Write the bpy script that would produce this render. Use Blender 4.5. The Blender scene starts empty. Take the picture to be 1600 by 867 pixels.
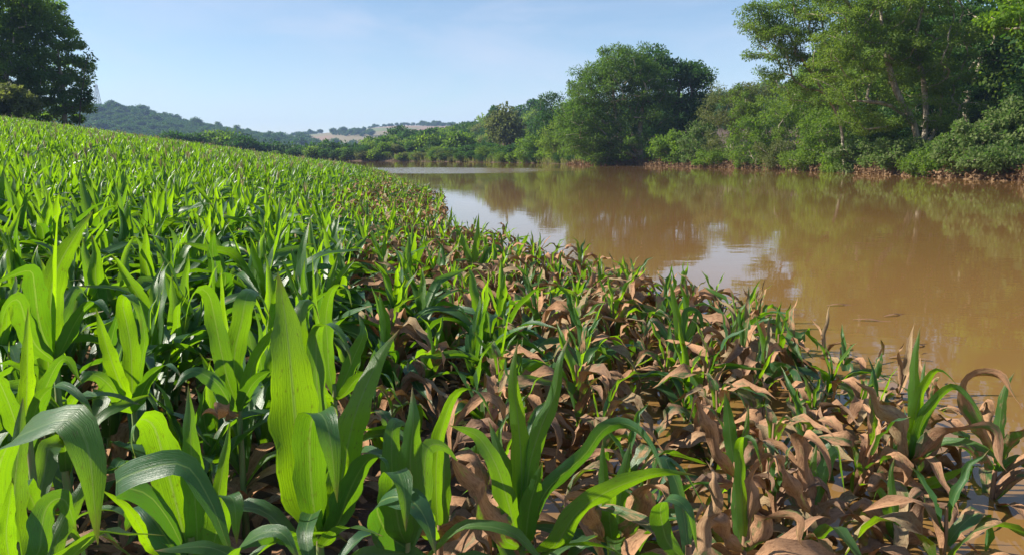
import bpy, math
import numpy as np
from math import radians as RAD, sin, cos, pi

# ------------------------------------------------------------------ camera, world, sun, exposure
SC = bpy.context.scene
COL = SC.collection
CAMZ, PITCH, FPX = 1.45, RAD(9.0), 1200.0
cam_d = bpy.data.cameras.new('camera')
cam = bpy.data.objects.new('camera', cam_d)
COL.objects.link(cam)
cam_d.sensor_width = 36.0
cam_d.lens = 27.0
cam_d.clip_start = 0.05
cam_d.clip_end = 20000
cam.location = (0, 0, CAMZ)
cam.rotation_euler = (pi / 2 - PITCH, 0, 0)
SC.camera = cam

SUN_AZ = RAD(-88)      # measured from +Y towards +X: the sun stands to the left, a little ahead
SUN_EL = RAD(34)
world = bpy.data.worlds.new('World')
SC.world = world
world.use_nodes = True
wt = world.node_tree
wt.nodes.clear()
w_out = wt.nodes.new('ShaderNodeOutputWorld')
w_bg = wt.nodes.new('ShaderNodeBackground')
w_sky = wt.nodes.new('ShaderNodeTexSky')
w_sky.sky_type = 'NISHITA'
w_sky.sun_disc = False
w_sky.sun_elevation = SUN_EL
w_sky.sun_rotation = SUN_AZ
w_sky.altitude = 300
w_sky.air_density = 1.0
w_sky.dust_density = 0.15
w_sky.ozone_density = 2.6
w_bg.inputs['Strength'].default_value = 0.080
w_tc = wt.nodes.new('ShaderNodeTexCoord')
w_map = wt.nodes.new('ShaderNodeMapping')
w_map.inputs['Scale'].default_value = (1.6, 1.0, 5.5)
w_map.inputs['Rotation'].default_value = (0.18, 0.30, 0.4)
w_no = wt.nodes.new('ShaderNodeTexNoise')
w_no.inputs['Scale'].default_value = 1.7
w_no.inputs['Detail'].default_value = 6
w_no.inputs['Roughness'].default_value = 0.58
w_no.inputs['Distortion'].default_value = 0.5
w_rng = wt.nodes.new('ShaderNodeMapRange')
w_rng.interpolation_type = 'SMOOTHSTEP'
w_rng.inputs['From Min'].default_value = 0.40
w_rng.inputs['From Max'].default_value = 0.75
w_rng.inputs['To Max'].default_value = 0.42
w_mix = wt.nodes.new('ShaderNodeMix')
w_mix.data_type = 'RGBA'
w_mix.inputs[7].default_value = (5.4, 5.6, 6.5, 1)
wt.links.new(w_tc.outputs['Generated'], w_map.inputs['Vector'])
wt.links.new(w_map.outputs[0], w_no.inputs['Vector'])
wt.links.new(w_no.outputs['Fac'], w_rng.inputs['Value'])
wt.links.new(w_rng.outputs[0], w_mix.inputs[0])
wt.links.new(w_sky.outputs[0], w_mix.inputs[6])
wt.links.new(w_mix.outputs[2], w_bg.inputs['Color'])
wt.links.new(w_bg.outputs[0], w_out.inputs['Surface'])

sun_d = bpy.data.lights.new('sun', 'SUN')
sun_d.energy = 5.0
sun_d.angle = RAD(0.5)
sun_d.color = (1.0, 0.93, 0.80)
sun = bpy.data.objects.new('sun', sun_d)
COL.objects.link(sun)
# light travels from the sun: direction to the sun
tsx, tsy, tsz = sin(SUN_AZ) * cos(SUN_EL), cos(SUN_AZ) * cos(SUN_EL), sin(SUN_EL)
from mathutils import Vector
sun.rotation_euler = Vector((tsx, tsy, tsz)).to_track_quat('Z', 'Y').to_euler()
sun.location = (-60, 10, 60)

SC.view_settings.view_transform = 'Standard'
SC.view_settings.look = 'None'
SC.view_settings.exposure = 0.95
SC.view_settings.gamma = 1.0
SC.render.engine = 'CYCLES'
cy = SC.cycles
cy.max_bounces = 6
cy.diffuse_bounces = 3
cy.glossy_bounces = 3
cy.transmission_bounces = 4
cy.volume_bounces = 1
cy.caustics_reflective = False
cy.caustics_refractive = False
cy.use_denoising = True
cy.sample_clamp_indirect = 6

# ------------------------------------------------------------------ geometry helpers
def unproj(px, py, Y):
    """world point at forward distance Y that the photograph shows at pixel px, py"""
    u, v = (px - 800) / FPX, (py - 433.5) / FPX
    d = np.array((u, cos(PITCH) - v * sin(PITCH), -sin(PITCH) - v * cos(PITCH)))
    return np.array((0, 0, CAMZ)) + d * (Y / d[1])

def nrm(a):
    a = np.asarray(a, float)
    return a / np.maximum(np.linalg.norm(a, axis=-1, keepdims=True), 1e-9)

def smooth01(a, b, x):
    t = np.clip((x - a) / (b - a), 0, 1)
    return t * t * (3 - 2 * t)

def mesh_of(name, V, F, mat, uv=None, attrs=None, smooth=True):
    V = np.asarray(V, np.float32).reshape(-1, 3)
    F = np.asarray(F, np.int32)
    me = bpy.data.meshes.new(name)
    me.vertices.add(len(V))
    me.vertices.foreach_set('co', V.ravel())
    nf, k = F.shape
    me.loops.add(nf * k)
    me.loops.foreach_set('vertex_index', F.ravel())
    me.polygons.add(nf)
    me.polygons.foreach_set('loop_start', np.arange(nf, dtype=np.int32) * k)
    me.polygons.foreach_set('use_smooth', np.full(nf, smooth, dtype=bool))
    if uv is not None:
        l = me.uv_layers.new(name='UVMap')
        l.data.foreach_set('uv', np.asarray(uv, np.float32)[F.ravel()].ravel())
    for nm, (dom, val) in (attrs or {}).items():
        at = me.attributes.new(nm, 'FLOAT', dom)
        at.data.foreach_set('value', np.asarray(val, np.float32).ravel())
    me.update(calc_edges=True)
    if mat is not None:
        me.materials.append(mat)
    return me

def put(name, me, parent=None, loc=None):
    o = bpy.data.objects.new(name, me)
    COL.objects.link(o)
    if parent is not None:
        o.parent = parent
    if loc is not None:
        o.location = loc
    return o

def tag(o, label=None, cat=None, group=None, kind=None):
    if label: o['label'] = label
    if cat: o['category'] = cat
    if group: o['group'] = group
    if kind: o['kind'] = kind
    return o

class Bag:
    """collects quads for one mesh"""
    def __init__(s):
        s.V, s.F, s.n, s.uv, s.at = [], [], 0, [], []
    def add(s, V, F, uv=None, at=None):
        V = np.asarray(V, float); F = np.asarray(F, int)
        s.V.append(V); s.F.append(F + s.n); s.n += len(V)
        s.uv.append(np.zeros((len(V), 2)) if uv is None else uv)
        s.at.append(np.zeros(len(V)) if at is None else np.broadcast_to(at, (len(V),)))
    def mesh(s, name, mat, attr=None, smooth=True):
        return mesh_of(name, np.concatenate(s.V), np.concatenate(s.F), mat, np.concatenate(s.uv),
                       {attr: ('POINT', np.concatenate(s.at))} if attr else None, smooth)

def tube(P, R, sides=6):
    P = np.asarray(P, float); R = np.asarray(R, float)
    n = len(P)
    T = nrm(np.gradient(P, axis=0))
    a = np.cross(T, np.array((0.31, 0.87, 0.2)))
    A = nrm(a); B = np.cross(T, A)
    th = np.arange(sides) * 2 * pi / sides
    V = P[:, None] + R[:, None, None] * (A[:, None] * np.cos(th)[None, :, None] + B[:, None] * np.sin(th)[None, :, None])
    i, j = np.meshgrid(np.arange(n - 1), np.arange(sides), indexing='ij')
    j2 = (j + 1) % sides
    F = np.stack([i * sides + j, i * sides + j2, (i + 1) * sides + j2, (i + 1) * sides + j], -1).reshape(-1, 4)
    return V.reshape(-1, 3), F

def bezier(p0, p1, p2, p3, k):
    t = np.linspace(0, 1, k)[:, None]
    return (1 - t) ** 3 * p0 + 3 * (1 - t) ** 2 * t * p1 + 3 * (1 - t) * t * t * p2 + t ** 3 * p3

def resample(P, n):
    P = np.asarray(P, float)
    # Catmull-Rom through the control points, then even spacing
    Q = np.vstack([2 * P[0] - P[1], P, 2 * P[-1] - P[-2]])
    out = []
    for i in range(1, len(Q) - 2):
        t = np.linspace(0, 1, 12, endpoint=False)[:, None]
        a, b, c, d = Q[i - 1], Q[i], Q[i + 1], Q[i + 2]
        out.append(0.5 * (2 * b + (c - a) * t + (2 * a - 5 * b + 4 * c - d) * t ** 2 + (3 * b - a - 3 * c + d) * t ** 3))
    out.append(P[-1:])
    C = np.concatenate(out)
    L = np.concatenate([[0], np.cumsum(np.linalg.norm(np.diff(C, axis=0), axis=1))])
    s = np.linspace(0, L[-1], n)
    return np.stack([np.interp(s, L, C[:, k]) for k in range(C.shape[1])], 1)

# ------------------------------------------------------------------ materials
class NT:
    def __init__(s, name):
        s.m = bpy.data.materials.new(name)
        s.m.use_nodes = True
        s.t = s.m.node_tree
        s.t.nodes.clear()
        s.out = s.t.nodes.new('ShaderNodeOutputMaterial')
    def n(s, typ, ins=None, **props):
        nd = s.t.nodes.new(typ)
        for k, v in props.items():
            setattr(nd, k, v)
        for k, v in (ins or {}).items():
            s.set(nd, k, v)
        return nd
    def set(s, nd, k, v):
        i = nd.inputs[k]
        if hasattr(v, 'is_output') or isinstance(v, bpy.types.NodeSocket):
            s.t.links.new(v, i)
        else:
            if isinstance(v, (tuple, list)) and len(v) == 3 and i.type == 'RGBA':
                v = (*v, 1)
            i.default_value = v
    def math(s, op, a, b=None, c=None, clamp=False):
        nd = s.n('ShaderNodeMath', operation=op, use_clamp=clamp)
        for k, v in enumerate((a, b, c)):
            if v is not None:
                s.set(nd, k, v)
        return nd.outputs[0]
    def mix(s, f, a, b):
        nd = s.n('ShaderNodeMix', data_type='RGBA')
        s.set(nd, 0, f); s.set(nd, 6, a); s.set(nd, 7, b)
        return nd.outputs[2]
    def mixf(s, f, a, b):
        nd = s.n('ShaderNodeMix', data_type='FLOAT')
        s.set(nd, 0, f); s.set(nd, 2, a); s.set(nd, 3, b)
        return nd.outputs[0]
    def noise(s, vec, scale, detail=3, rough=0.55, dim='3D'):
        nd = s.n('ShaderNodeTexNoise', noise_dimensions=dim)
        if vec is not None: s.set(nd, 'Vector', vec)
        s.set(nd, 'Scale', scale); s.set(nd, 'Detail', detail); s.set(nd, 'Roughness', rough)
        return nd.outputs['Fac']
    def smooth(s, x, a, b):
        nd = s.n('ShaderNodeMapRange', interpolation_type='SMOOTHSTEP')
        s.set(nd, 'Value', x); s.set(nd, 'From Min', a); s.set(nd, 'From Max', b)
        return nd.outputs[0]
    def scale(s, vec, sc):
        nd = s.n('ShaderNodeVectorMath', operation='MULTIPLY')
        s.set(nd, 0, vec); nd.inputs[1].default_value = sc
        return nd.outputs[0]
    def bump(s, h, strength, dist):
        nd = s.n('ShaderNodeBump')
        s.set(nd, 'Height', h); s.set(nd, 'Strength', strength); s.set(nd, 'Distance', dist)
        return nd.outputs[0]

def corn_leaf_mat(name='corn_leaf', g0=(0.040, 0.108, 0.050), g1=(0.070, 0.155, 0.036), tr0=(0.13, 0.33, 0.006), tr1=(0.37, 0.65, 0.002)):  # first green is lightened to grey, painting in the sky sheen of arching leaves
    k = NT(name)
    uv = k.n('ShaderNodeUVMap').outputs[0]
    sep = k.n('ShaderNodeSeparateXYZ', {0: uv})
    u0, v = sep.outputs[0], sep.outputs[1]
    tone = k.math('DIVIDE', k.math('FLOOR', u0), 7.0)
    u = k.math('DIVIDE', k.math('SUBTRACT', k.math('FRACT', u0), 0.02), 0.96)
    oi = k.n('ShaderNodeObjectInfo').outputs['Random']
    mud = k.n('ShaderNodeAttribute', attribute_name='mud').outputs['Fac']
    comb = k.n('ShaderNodeCombineXYZ', {0: k.math('MULTIPLY', u, 34.0), 1: k.math('MULTIPLY', v, 1.3), 2: k.math('ADD', k.math('MULTIPLY', oi, 37.0), k.math('MULTIPLY', tone, 55.0))})
    streak = k.noise(comb.outputs[0], 1.0, 2, 0.6)
    comb2 = k.n('ShaderNodeCombineXYZ', {0: k.math('MULTIPLY', u, 2.2), 1: k.math('MULTIPLY', v, 5.0), 2: k.math('ADD', k.math('MULTIPLY', oi, 91.0), k.math('MULTIPLY', tone, 77.0))})
    blot = k.noise(comb2.outputs[0], 1.0, 4, 0.6)
    rnd = k.math('ADD', k.math('MULTIPLY', tone, 0.9), k.math('MULTIPLY', k.math('SUBTRACT', k.math('ADD', k.math('MULTIPLY', oi, 0.5), k.math('ADD', k.math('MULTIPLY', streak, 0.45), k.math('MULTIPLY', blot, 0.55))), 0.75), 0.55), clamp=True)  # blotches paint shadow as well as dirt variation along the blade
    green = k.mix(rnd, g0, g1)
    trans = k.mix(rnd, tr0, tr1)
    # pale midrib
    rib = k.math('SUBTRACT', 1.0, k.smooth(k.math('ABSOLUTE', k.math('SUBTRACT', u, 0.5)), 0.015, 0.05))
    rib = k.math('MULTIPLY', rib, 0.75)
    green = k.mix(rib, green, (0.16, 0.26, 0.09))
    trans = k.mix(rib, trans, (0.30, 0.45, 0.06))
    # dark vein lines seen against the light
    vein = k.smooth(streak, 0.30, 0.60)
    trans = k.mix(vein, k.mix(0.15, trans, (0.08, 0.22, 0.01)), trans)
    # dried mud over part of the blade
    mm = k.math('ADD', k.math('MULTIPLY', k.math('SUBTRACT', blot, 0.5), 1.5), k.math('SUBTRACT', mud, 0.5))
    back = k.n('ShaderNodeNewGeometry').outputs['Backfacing']
    mm = k.math('SUBTRACT', mm, k.math('MULTIPLY', back, 0.16))
    mm = k.smooth(mm, -0.14, 0.16)
    grain = k.noise(comb2.outputs[0], 9.0, 4, 0.7)
    clay = k.mix(k.math('ADD', k.math('MULTIPLY', grain, 0.7), k.math('MULTIPLY', streak, 0.3)), (0.27, 0.138, 0.070), (0.58, 0.335, 0.190))
    clay = k.mix(k.smooth(tone, 0.55, 0.95), clay, k.mix(grain, (0.20, 0.15, 0.09), (0.44, 0.34, 0.19)))
    clay = k.mix(k.math('SUBTRACT', 1.0, k.smooth(tone, 0.0, 0.3)), clay, k.mix(grain, (0.15, 0.095, 0.06), (0.40, 0.25, 0.165)))
    clay = k.mix(k.smooth(blot, 0.60, 0.78), clay, (0.24, 0.19, 0.08))
    dirt = k.noise(comb2.outputs[0], 3.2, 5, 0.7)
    clay = k.mix(k.math('MULTIPLY', k.smooth(dirt, 0.46, 0.66), 0.7), clay, (0.165, 0.082, 0.044))
    clay = k.mix(k.math('MULTIPLY', k.math('SUBTRACT', 1.0, k.smooth(streak, 0.30, 0.45)), 0.45), clay, (0.17, 0.095, 0.055))
    # splashes of mud, insect marks and dried tips
    spk = k.smooth(k.noise(comb2.outputs[0], 5.0, 3, 0.75), 0.57, 0.70)
    tip = k.smooth(k.math('ADD', v, k.math('MULTIPLY', grain, 0.16)), 0.98, 1.06)
    edge = k.math('MULTIPLY', k.smooth(k.math('ADD', k.math('ABSOLUTE', k.math('SUBTRACT', u, 0.5)), k.math('MULTIPLY', k.math('SUBTRACT', blot, 0.5), 0.35)), 0.50, 0.58), 0.8)
    tip = k.math('MAXIMUM', tip, edge)
    green = k.mix(k.math('MULTIPLY', spk, 0.45), green, (0.16, 0.13, 0.05))
    green = k.mix(tip, green, (0.28, 0.19, 0.08))
    trans = k.mix(k.math('MULTIPLY', k.math('MAXIMUM', spk, tip), 0.6), trans, (0.12, 0.12, 0.01))
    colr = k.mix(mm, green, clay)
    tr = k.mix(mm, trans, (0.20, 0.105, 0.03))
    bmp = k.bump(k.math('ADD', k.math('MULTIPLY', streak, 0.45), k.math('MULTIPLY', grain, k.mixf(mm, 0.35, 1.6))), 0.45, 0.005)
    pr = k.n('ShaderNodeBsdfPrincipled', {'Base Color': colr, 'Roughness': k.mixf(mm, 0.36, 0.85), 'Normal': bmp})
    k.set(pr, 'Specular IOR Level', k.mixf(mm, 0.5, 0.22))
    tl = k.n('ShaderNodeBsdfTranslucent', {'Color': tr, 'Normal': bmp})
    mx = k.n('ShaderNodeMixShader', {0: k.mixf(mm, k.mixf(tone, 0.36, 0.54), 0.14), 1: pr.outputs[0], 2: tl.outputs[0]})
    k.t.links.new(mx.outputs[0], k.out.inputs[0])
    return k.m

def stalk_mat():
    k = NT('corn_stalk')
    tc = k.n('ShaderNodeTexCoord').outputs['Object']
    ns = k.noise(k.scale(tc, (60, 60, 7)), 1, 3)
    mud = k.n('ShaderNodeAttribute', attribute_name='mud').outputs['Fac']
    mm = k.smooth(k.math('ADD', mud, k.math('MULTIPLY', k.math('SUBTRACT', ns, 0.5), 0.9)), 0.35, 0.65)
    c = k.mix(mm, k.mix(ns, (0.10, 0.19, 0.05), (0.22, 0.30, 0.10)), k.mix(ns, (0.17, 0.09, 0.05), (0.36, 0.21, 0.13)))
    pr = k.n('ShaderNodeBsdfPrincipled', {'Base Color': c, 'Roughness': 0.6, 'Normal': k.bump(ns, 0.4, 0.003)})
    k.t.links.new(pr.outputs[0], k.out.inputs[0])
    return k.m

def foliage_mat(name, c0, c1, t0, t1, trf=0.42, spec=0.2, rough=0.6):
    k = NT(name)
    ti = k.n('ShaderNodeAttribute', attribute_name='tint').outputs['Fac']
    oi = k.n('ShaderNodeObjectInfo').outputs['Random']
    f = k.math('ADD', k.math('MULTIPLY', ti, 0.75), k.math('MULTIPLY', oi, 0.25))
    pr = k.n('ShaderNodeBsdfPrincipled', {'Base Color': k.mix(f, c0, c1), 'Roughness': rough})
    pr.inputs['Specular IOR Level'].default_value = spec
    tl = k.n('ShaderNodeBsdfTranslucent', {'Color': k.mix(f, t0, t1)})
    mx = k.n('ShaderNodeMixShader', {0: trf, 1: pr.outputs[0], 2: tl.outputs[0]})
    k.t.links.new(mx.outputs[0], k.out.inputs[0])
    return k.m

def bark_mat(name, a, b):
    k = NT(name)
    tc = k.n('ShaderNodeTexCoord').outputs['Object']
    ns = k.noise(k.scale(tc, (3, 3, 1)), 2.5, 5, 0.65)
    pr = k.n('ShaderNodeBsdfPrincipled', {'Base Color': k.mix(k.smooth(ns, 0.35, 0.65), a, b), 'Roughness': 0.85, 'Normal': k.bump(ns, 0.6, 0.05)})
    k.t.links.new(pr.outputs[0], k.out.inputs[0])
    return k.m

def soil_mat(name, a, b, c=None, sc=1.0):
    k = NT(name)
    p = k.n('ShaderNodeNewGeometry').outputs['Position']
    n1 = k.noise(p, 1.2 * sc, 5, 0.6)
    n2 = k.noise(p, 11 * sc, 5, 0.65)
    col = k.mix(k.smooth(n2, 0.3, 0.7), a, b)
    if c: col = k.mix(k.smooth(n1, 0.45, 0.62), col, c)
    pr = k.n('ShaderNodeBsdfPrincipled', {'Base Color': col, 'Roughness': k.mixf(n1, 0.45, 0.95), 'Normal': k.bump(n2, 0.8, 0.03)})
    k.t.links.new(pr.outputs[0], k.out.inputs[0])
    return k.m

def water_mat():
    k = NT('muddy_water')
    p = k.n('ShaderNodeNewGeometry').outputs['Position']
    # a patch ruffled by the wind out on the far water
    d = k.n('ShaderNodeVectorMath', {0: k.scale(p, (1 / 15.0, 1 / 17.0, 0))}, operation='DISTANCE')
    d.inputs[1].default_value = (-8 / 15.0, 80 / 17.0, 0)
    edge = k.noise(k.scale(p, (0.10, 0.22, 0)), 1, 3)
    patch = k.math('SUBTRACT', 1.0, k.smooth(k.math('ADD', d.outputs['Value'], k.math('MULTIPLY', k.math('SUBTRACT', edge, 0.5), 0.9)), 0.75, 1.1))
    calm = k.smooth(k.noise(k.scale(p, (0.05, 0.12, 0)), 1, 2), 0.35, 0.7)
    w1 = k.noise(k.scale(p, (1.6, 2.6, 0)), 1, 2, 0.5)
    w2 = k.noise(k.scale(p, (6, 9, 0)), 1, 2, 0.5)
    h = k.math('ADD', k.math('MULTIPLY', w1, k.mixf(calm, 0.0006, 0.0023)), k.math('MULTIPLY', w2, k.mixf(calm, 0.0002, 0.0006)))
    h = k.math('ADD', h, k.math('MULTIPLY', k.math('MULTIPLY', w2, patch), 0.012))
    cn = k.noise(k.scale(p, (0.05, 0.16, 0)), 1, 3)
    col = k.mix(cn, (0.205, 0.112, 0.034), (0.255, 0.141, 0.047))
    pr = k.n('ShaderNodeBsdfPrincipled', {'Base Color': col, 'Roughness': k.mixf(patch, 0.022, 0.10), 'IOR': 1.333,
                                          'Normal': k.bump(h, 1.0, 1.0)})
    k.t.links.new(pr.outputs[0], k.out.inputs[0])
    return k.m

def fields_mat():
    k = NT('patchwork_fields')
    p = k.n('ShaderNodeNewGeometry').outputs['Position']
    wob = k.noise(k.scale(p, (0.006, 0.006, 0.006)), 1, 3)
    pw = k.n('ShaderNodeVectorMath', {0: k.scale(p, (0.011, 0.0075, 0.085)), 1: wob}, operation='ADD').outputs[0]
    vo = k.n('ShaderNodeTexVoronoi', {'Vector': pw, 'Scale': 1.0})
    rnd = k.n('ShaderNodeSeparateColor', {0: vo.outputs['Color']}).outputs[0]
    c = k.mix(k.smooth(rnd, 0.12, 0.2), (0.12, 0.16, 0.05), (0.25, 0.155, 0.10))
    c = k.mix(k.smooth(rnd, 0.62, 0.66), c, (0.20, 0.17, 0.085))
    c = k.mix(k.smooth(rnd, 0.82, 0.86), c, (0.11, 0.16, 0.05))
    c = k.mix(k.math('MULTIPLY', k.noise(p, 0.05, 4), 0.35), c, (0.20, 0.16, 0.09))
    pr = k.n('ShaderNodeBsdfPrincipled', {'Base Color': c, 'Roughness': 0.95})
    k.t.links.new(pr.outputs[0], k.out.inputs[0])
    return k.m

def plain_mat(name, c, rough=0.6, metal=0.0):
    k = NT(name)
    p = k.n('ShaderNodeTexCoord').outputs['Object']
    n = k.noise(p, 3, 4)
    pr = k.n('ShaderNodeBsdfPrincipled', {'Base Color': k.mix(n, tuple(x * 0.8 for x in c), tuple(min(1, x * 1.2) for x in c)), 'Roughness': rough, 'Metallic': metal})
    k.t.links.new(pr.outputs[0], k.out.inputs[0])
    return k.m

M = dict(
    leaf=corn_leaf_mat(),
    stalk=stalk_mat(),
    tassel=plain_mat('corn_tassel', (0.42, 0.34, 0.16), 0.9),
    soil=soil_mat('wet_red_soil', (0.050, 0.028, 0.018), (0.12, 0.066, 0.040), (0.09, 0.055, 0.028)),
    hill=soil_mat('hill_undergrowth', (0.030, 0.055, 0.015), (0.06, 0.10, 0.025), None, 0.1),
    water=water_mat(),
    fields=fields_mat(),
    f_feather=foliage_mat('feathery_foliage', (0.050, 0.096, 0.018), (0.150, 0.212, 0.040), (0.20, 0.38, 0.02), (0.38, 0.54, 0.04)),
    f_dark=foliage_mat('dark_foliage', (0.018, 0.052, 0.015), (0.052, 0.108, 0.024), (0.05, 0.17, 0.015), (0.13, 0.30, 0.02), 0.32),
    f_edge=foliage_mat('field_edge_foliage', (0.034, 0.080, 0.020), (0.105, 0.170, 0.042), (0.13, 0.32, 0.03), (0.28, 0.48, 0.04), 0.46),
    f_round=foliage_mat('round_tree_foliage', (0.032, 0.074, 0.016), (0.095, 0.155, 0.030), (0.12, 0.28, 0.02), (0.24, 0.40, 0.03)),
    f_olive=foliage_mat('olive_foliage', (0.065, 0.090, 0.028), (0.150, 0.165, 0.060), (0.16, 0.22, 0.03), (0.26, 0.30, 0.06)),
    f_mid=foliage_mat('shrub_foliage', (0.042, 0.090, 0.016), (0.130, 0.198, 0.034), (0.17, 0.35, 0.015), (0.34, 0.53, 0.03)),
    f_vine=foliage_mat('vine_foliage', (0.060, 0.098, 0.026), (0.155, 0.192, 0.062), (0.12, 0.27, 0.03), (0.20, 0.38, 0.06), 0.38, 0.22, 0.6),
    f_bright=foliage_mat('bright_foliage', (0.060, 0.130, 0.012), (0.120, 0.210, 0.020), (0.24, 0.44, 0.01), (0.38, 0.56, 0.02), 0.45),
    f_hill=foliage_mat('hill_forest_foliage', (0.020, 0.055, 0.014), (0.075, 0.135, 0.026), (0.06, 0.18, 0.015), (0.16, 0.32, 0.03), 0.3),
    f_reed=foliage_mat('bank_grass_blades', (0.09, 0.12, 0.03), (0.20, 0.20, 0.07), (0.20, 0.26, 0.04), (0.32, 0.34, 0.09), 0.35),
    f_mud=foliage_mat('mud_caked_leaves', (0.070, 0.042, 0.024), (0.29, 0.185, 0.105), (0.10, 0.05, 0.02), (0.20, 0.11, 0.04), 0.15, 0.2, 0.9),
    bark=bark_mat('grey_bark', (0.15, 0.125, 0.09), (0.42, 0.36, 0.27)),
    bark_dark=bark_mat('dark_bark', (0.045, 0.036, 0.028), (0.13, 0.10, 0.075)),
    steel=plain_mat('tower_steel', (0.35, 0.36, 0.37), 0.5, 0.4),
)

# ------------------------------------------------------------------ terrain
LY = np.array([-40, 0, 2, 3.6, 4.7, 6.2, 7.5, 8.5, 10.4, 13.7, 17.2, 22, 28, 34, 50, 70, 78, 90, 100, 115, 150.])
LX = np.array([3.2, 2.7, 2.62, 2.62, 2.55, 2.30, 1.95, 1.2, 0.65, -0.55, -1.75, -2.0, -2.5, -4.2, -7.6, -12.0, -14.5, -26, -60, -220, -900.])
RY = np.array([-60, 30, 44, 71, 84, 105, 128, 150, 180, 205, 225, 235, 245, 260, 4000.])
RX = np.array([29, 29, 29, 29.3, 28, 22, 10.7, 6, -10, -27, -62, -125, -420, -2000, -4000.])

def wob(x, y):
    return (np.sin(x * 1.7 + y * 0.6) * np.cos(y * 1.3 - x * 0.4) * 0.5 + np.sin(x * 4.1 - y * 3.3) * 0.25 + np.cos(y * 5.2 + x * 2.9) * 0.25)

def left_s(x, y):
    return np.interp(y, LY, LX) - x

def H(x, y):
    x = np.asarray(x, float); y = np.asarray(y, float)
    s = left_s(x, y)
    zl = np.interp(s, [-8, -2, 0, 1.5, 3, 4.5, 8, 30, 60, 120], [-1.4, -0.7, -0.27, -0.10, 0.03, 0.20, 0.62, 3.65, 7.6, 10.5])
    r = x - np.interp(y, RY, RX)
    zr = np.interp(r, [-6, -1, 0, 0.7, 2, 12, 60, 200, 2500], [-1.4, -0.7, -0.05, 0.45, 0.85, 2.2, 7, 12, 14])
    zr = np.minimum(zr, np.interp(x, [-60, -10, 25], [1.2, 2.5, 14]))
    return np.maximum(zl, zr) + wob(x, y) * 0.025

def axis(*segs):
    out = []
    for a, b, st in segs:
        out.append(np.arange(a, b, st))
    return np.concatenate(out)

gx = axis((-3000, -400, 200), (-400, -120, 20), (-120, -40, 4), (-40, -9, 1.0), (-9, 4, 0.22), (4, 40, 1.2), (40, 120, 8), (120, 400, 30), (400, 3001, 200))
gy = axis((-60, -4, 6), (-4, 16, 0.25), (16, 60, 1.0), (60, 150, 2.5), (150, 300, 5), (300, 600, 30), (600, 3201, 200))
XX, YY = np.meshgrid(gx, gy)
V = np.stack([XX, YY, H(XX, YY)], -1).reshape(-1, 3)
def grid_faces(ny, nx):
    i, j = np.meshgrid(np.arange(ny - 1), np.arange(nx - 1), indexing='ij')
    return np.stack([i * nx + j, i * nx + j + 1, (i + 1) * nx + j + 1, (i + 1) * nx + j], -1).reshape(-1, 4)
tag(put('ground', mesh_of('ground', V, grid_faces(len(gy), len(gx)), M['soil'])), kind='structure')
wx = np.linspace(-700, 60, 40); wy = np.linspace(-60, 300, 24)
WX, WY = np.meshgrid(wx, wy)
tag(put('river_water', mesh_of('river_water', np.stack([WX, WY, WX * 0], -1).reshape(-1, 3), grid_faces(24, 40), M['water'])), kind='structure')

# hills: world-space ridges
def ridge_hill(name, pts, Yr, front, back, mat, nx=90, ny=40, seed=1, ext=(0, 0)):
    pts = np.array(pts, float)
    W = np.array([unproj(px, py, Yr) for px, py in pts])
    xs = np.linspace(W[0, 0] - ext[0], W[-1, 0] + ext[1], nx)
    zr = np.interp(xs, W[:, 0], W[:, 2])
    q = np.linspace(-1, 1, ny)
    prof = np.where(q < 0, 1 - np.abs(q) ** 1.6, 1 - q ** 2)
    yy = np.where(q < 0, Yr + q * front, Yr + q * back)
    X = np.tile(xs, (ny, 1)); Y = np.tile(yy[:, None], (1, nx))
    bumps = (np.sin(X / (front * .13) + seed) * np.cos(Y / (front * .17) + seed * 2) * 0.05 + np.sin(X / (front * .31) + Y / (front * .22)) * .06)
    Z = zr[None] * (prof[:, None] + bumps * (1 - np.abs(q[:, None])) * (np.abs(q[:, None]) + .1) * 2) - 1.5
    V = np.stack([X, Y, Z], -1)
    o = tag(put(name, mesh_of(name, V.reshape(-1, 3), grid_faces(ny, nx), mat)), kind='structure')
    def h(x, y):
        ix = np.clip((x - xs[0]) / (xs[1] - xs[0]), 0, nx - 1.001); fi = ix.astype(int); fx = ix - fi
        jy = np.clip(np.interp(y, yy, np.arange(ny)), 0, ny - 1.001); fj = jy.astype(int); fy = jy - fj
        return (Z[fj, fi] * (1 - fx) * (1 - fy) + Z[fj, fi + 1] * fx * (1 - fy) + Z[fj + 1, fi] * (1 - fx) * fy + Z[fj + 1, fi + 1] * fx * fy)
    return h, xs, yy

hL, hLx, hLy = ridge_hill('forest_hill', [(-250, 156), (-60, 166), (135, 179), (200, 175), (260, 192), (330, 204), (400, 216), (470, 224), (540, 234), (620, 243)], 900, 330, 300, M['hill'], seed=1)
hF, hFx, hFy = ridge_hill('field_hill', [(250, 222), (400, 216), (470, 213), (510, 209), (560, 204), (600, 198), (630, 195), (700, 194), (760, 190), (900, 184), (1200, 180)], 1500, 560, 300, M['fields'], seed=3)
hR, hRx, hRy = ridge_hill('wooded_hill', [(560, 246), (610, 238), (640, 231), (700, 220), (750, 211), (800, 201), (850, 192), (950, 178), (1100, 168), (1400, 150), (1900, 140)], 380, 150, 120, M['hill'], nx=140, ny=60, seed=5)

# ------------------------------------------------------------------ foliage builders
def leaf_quads(P, D, N, L, W):
    S = nrm(np.cross(D, N))
    L = np.asarray(L)[:, None]; W = np.asarray(W)[:, None]
    mid = P + D * L * 0.45
    V = np.stack([P, mid + S * W, P + D * L, mid - S * W], 1).reshape(-1, 3)
    F = np.arange(len(P) * 4).reshape(-1, 4)
    return V, F

def rand_dir(rng, n):
    return nrm(rng.normal(size=(n, 3)))

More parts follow.
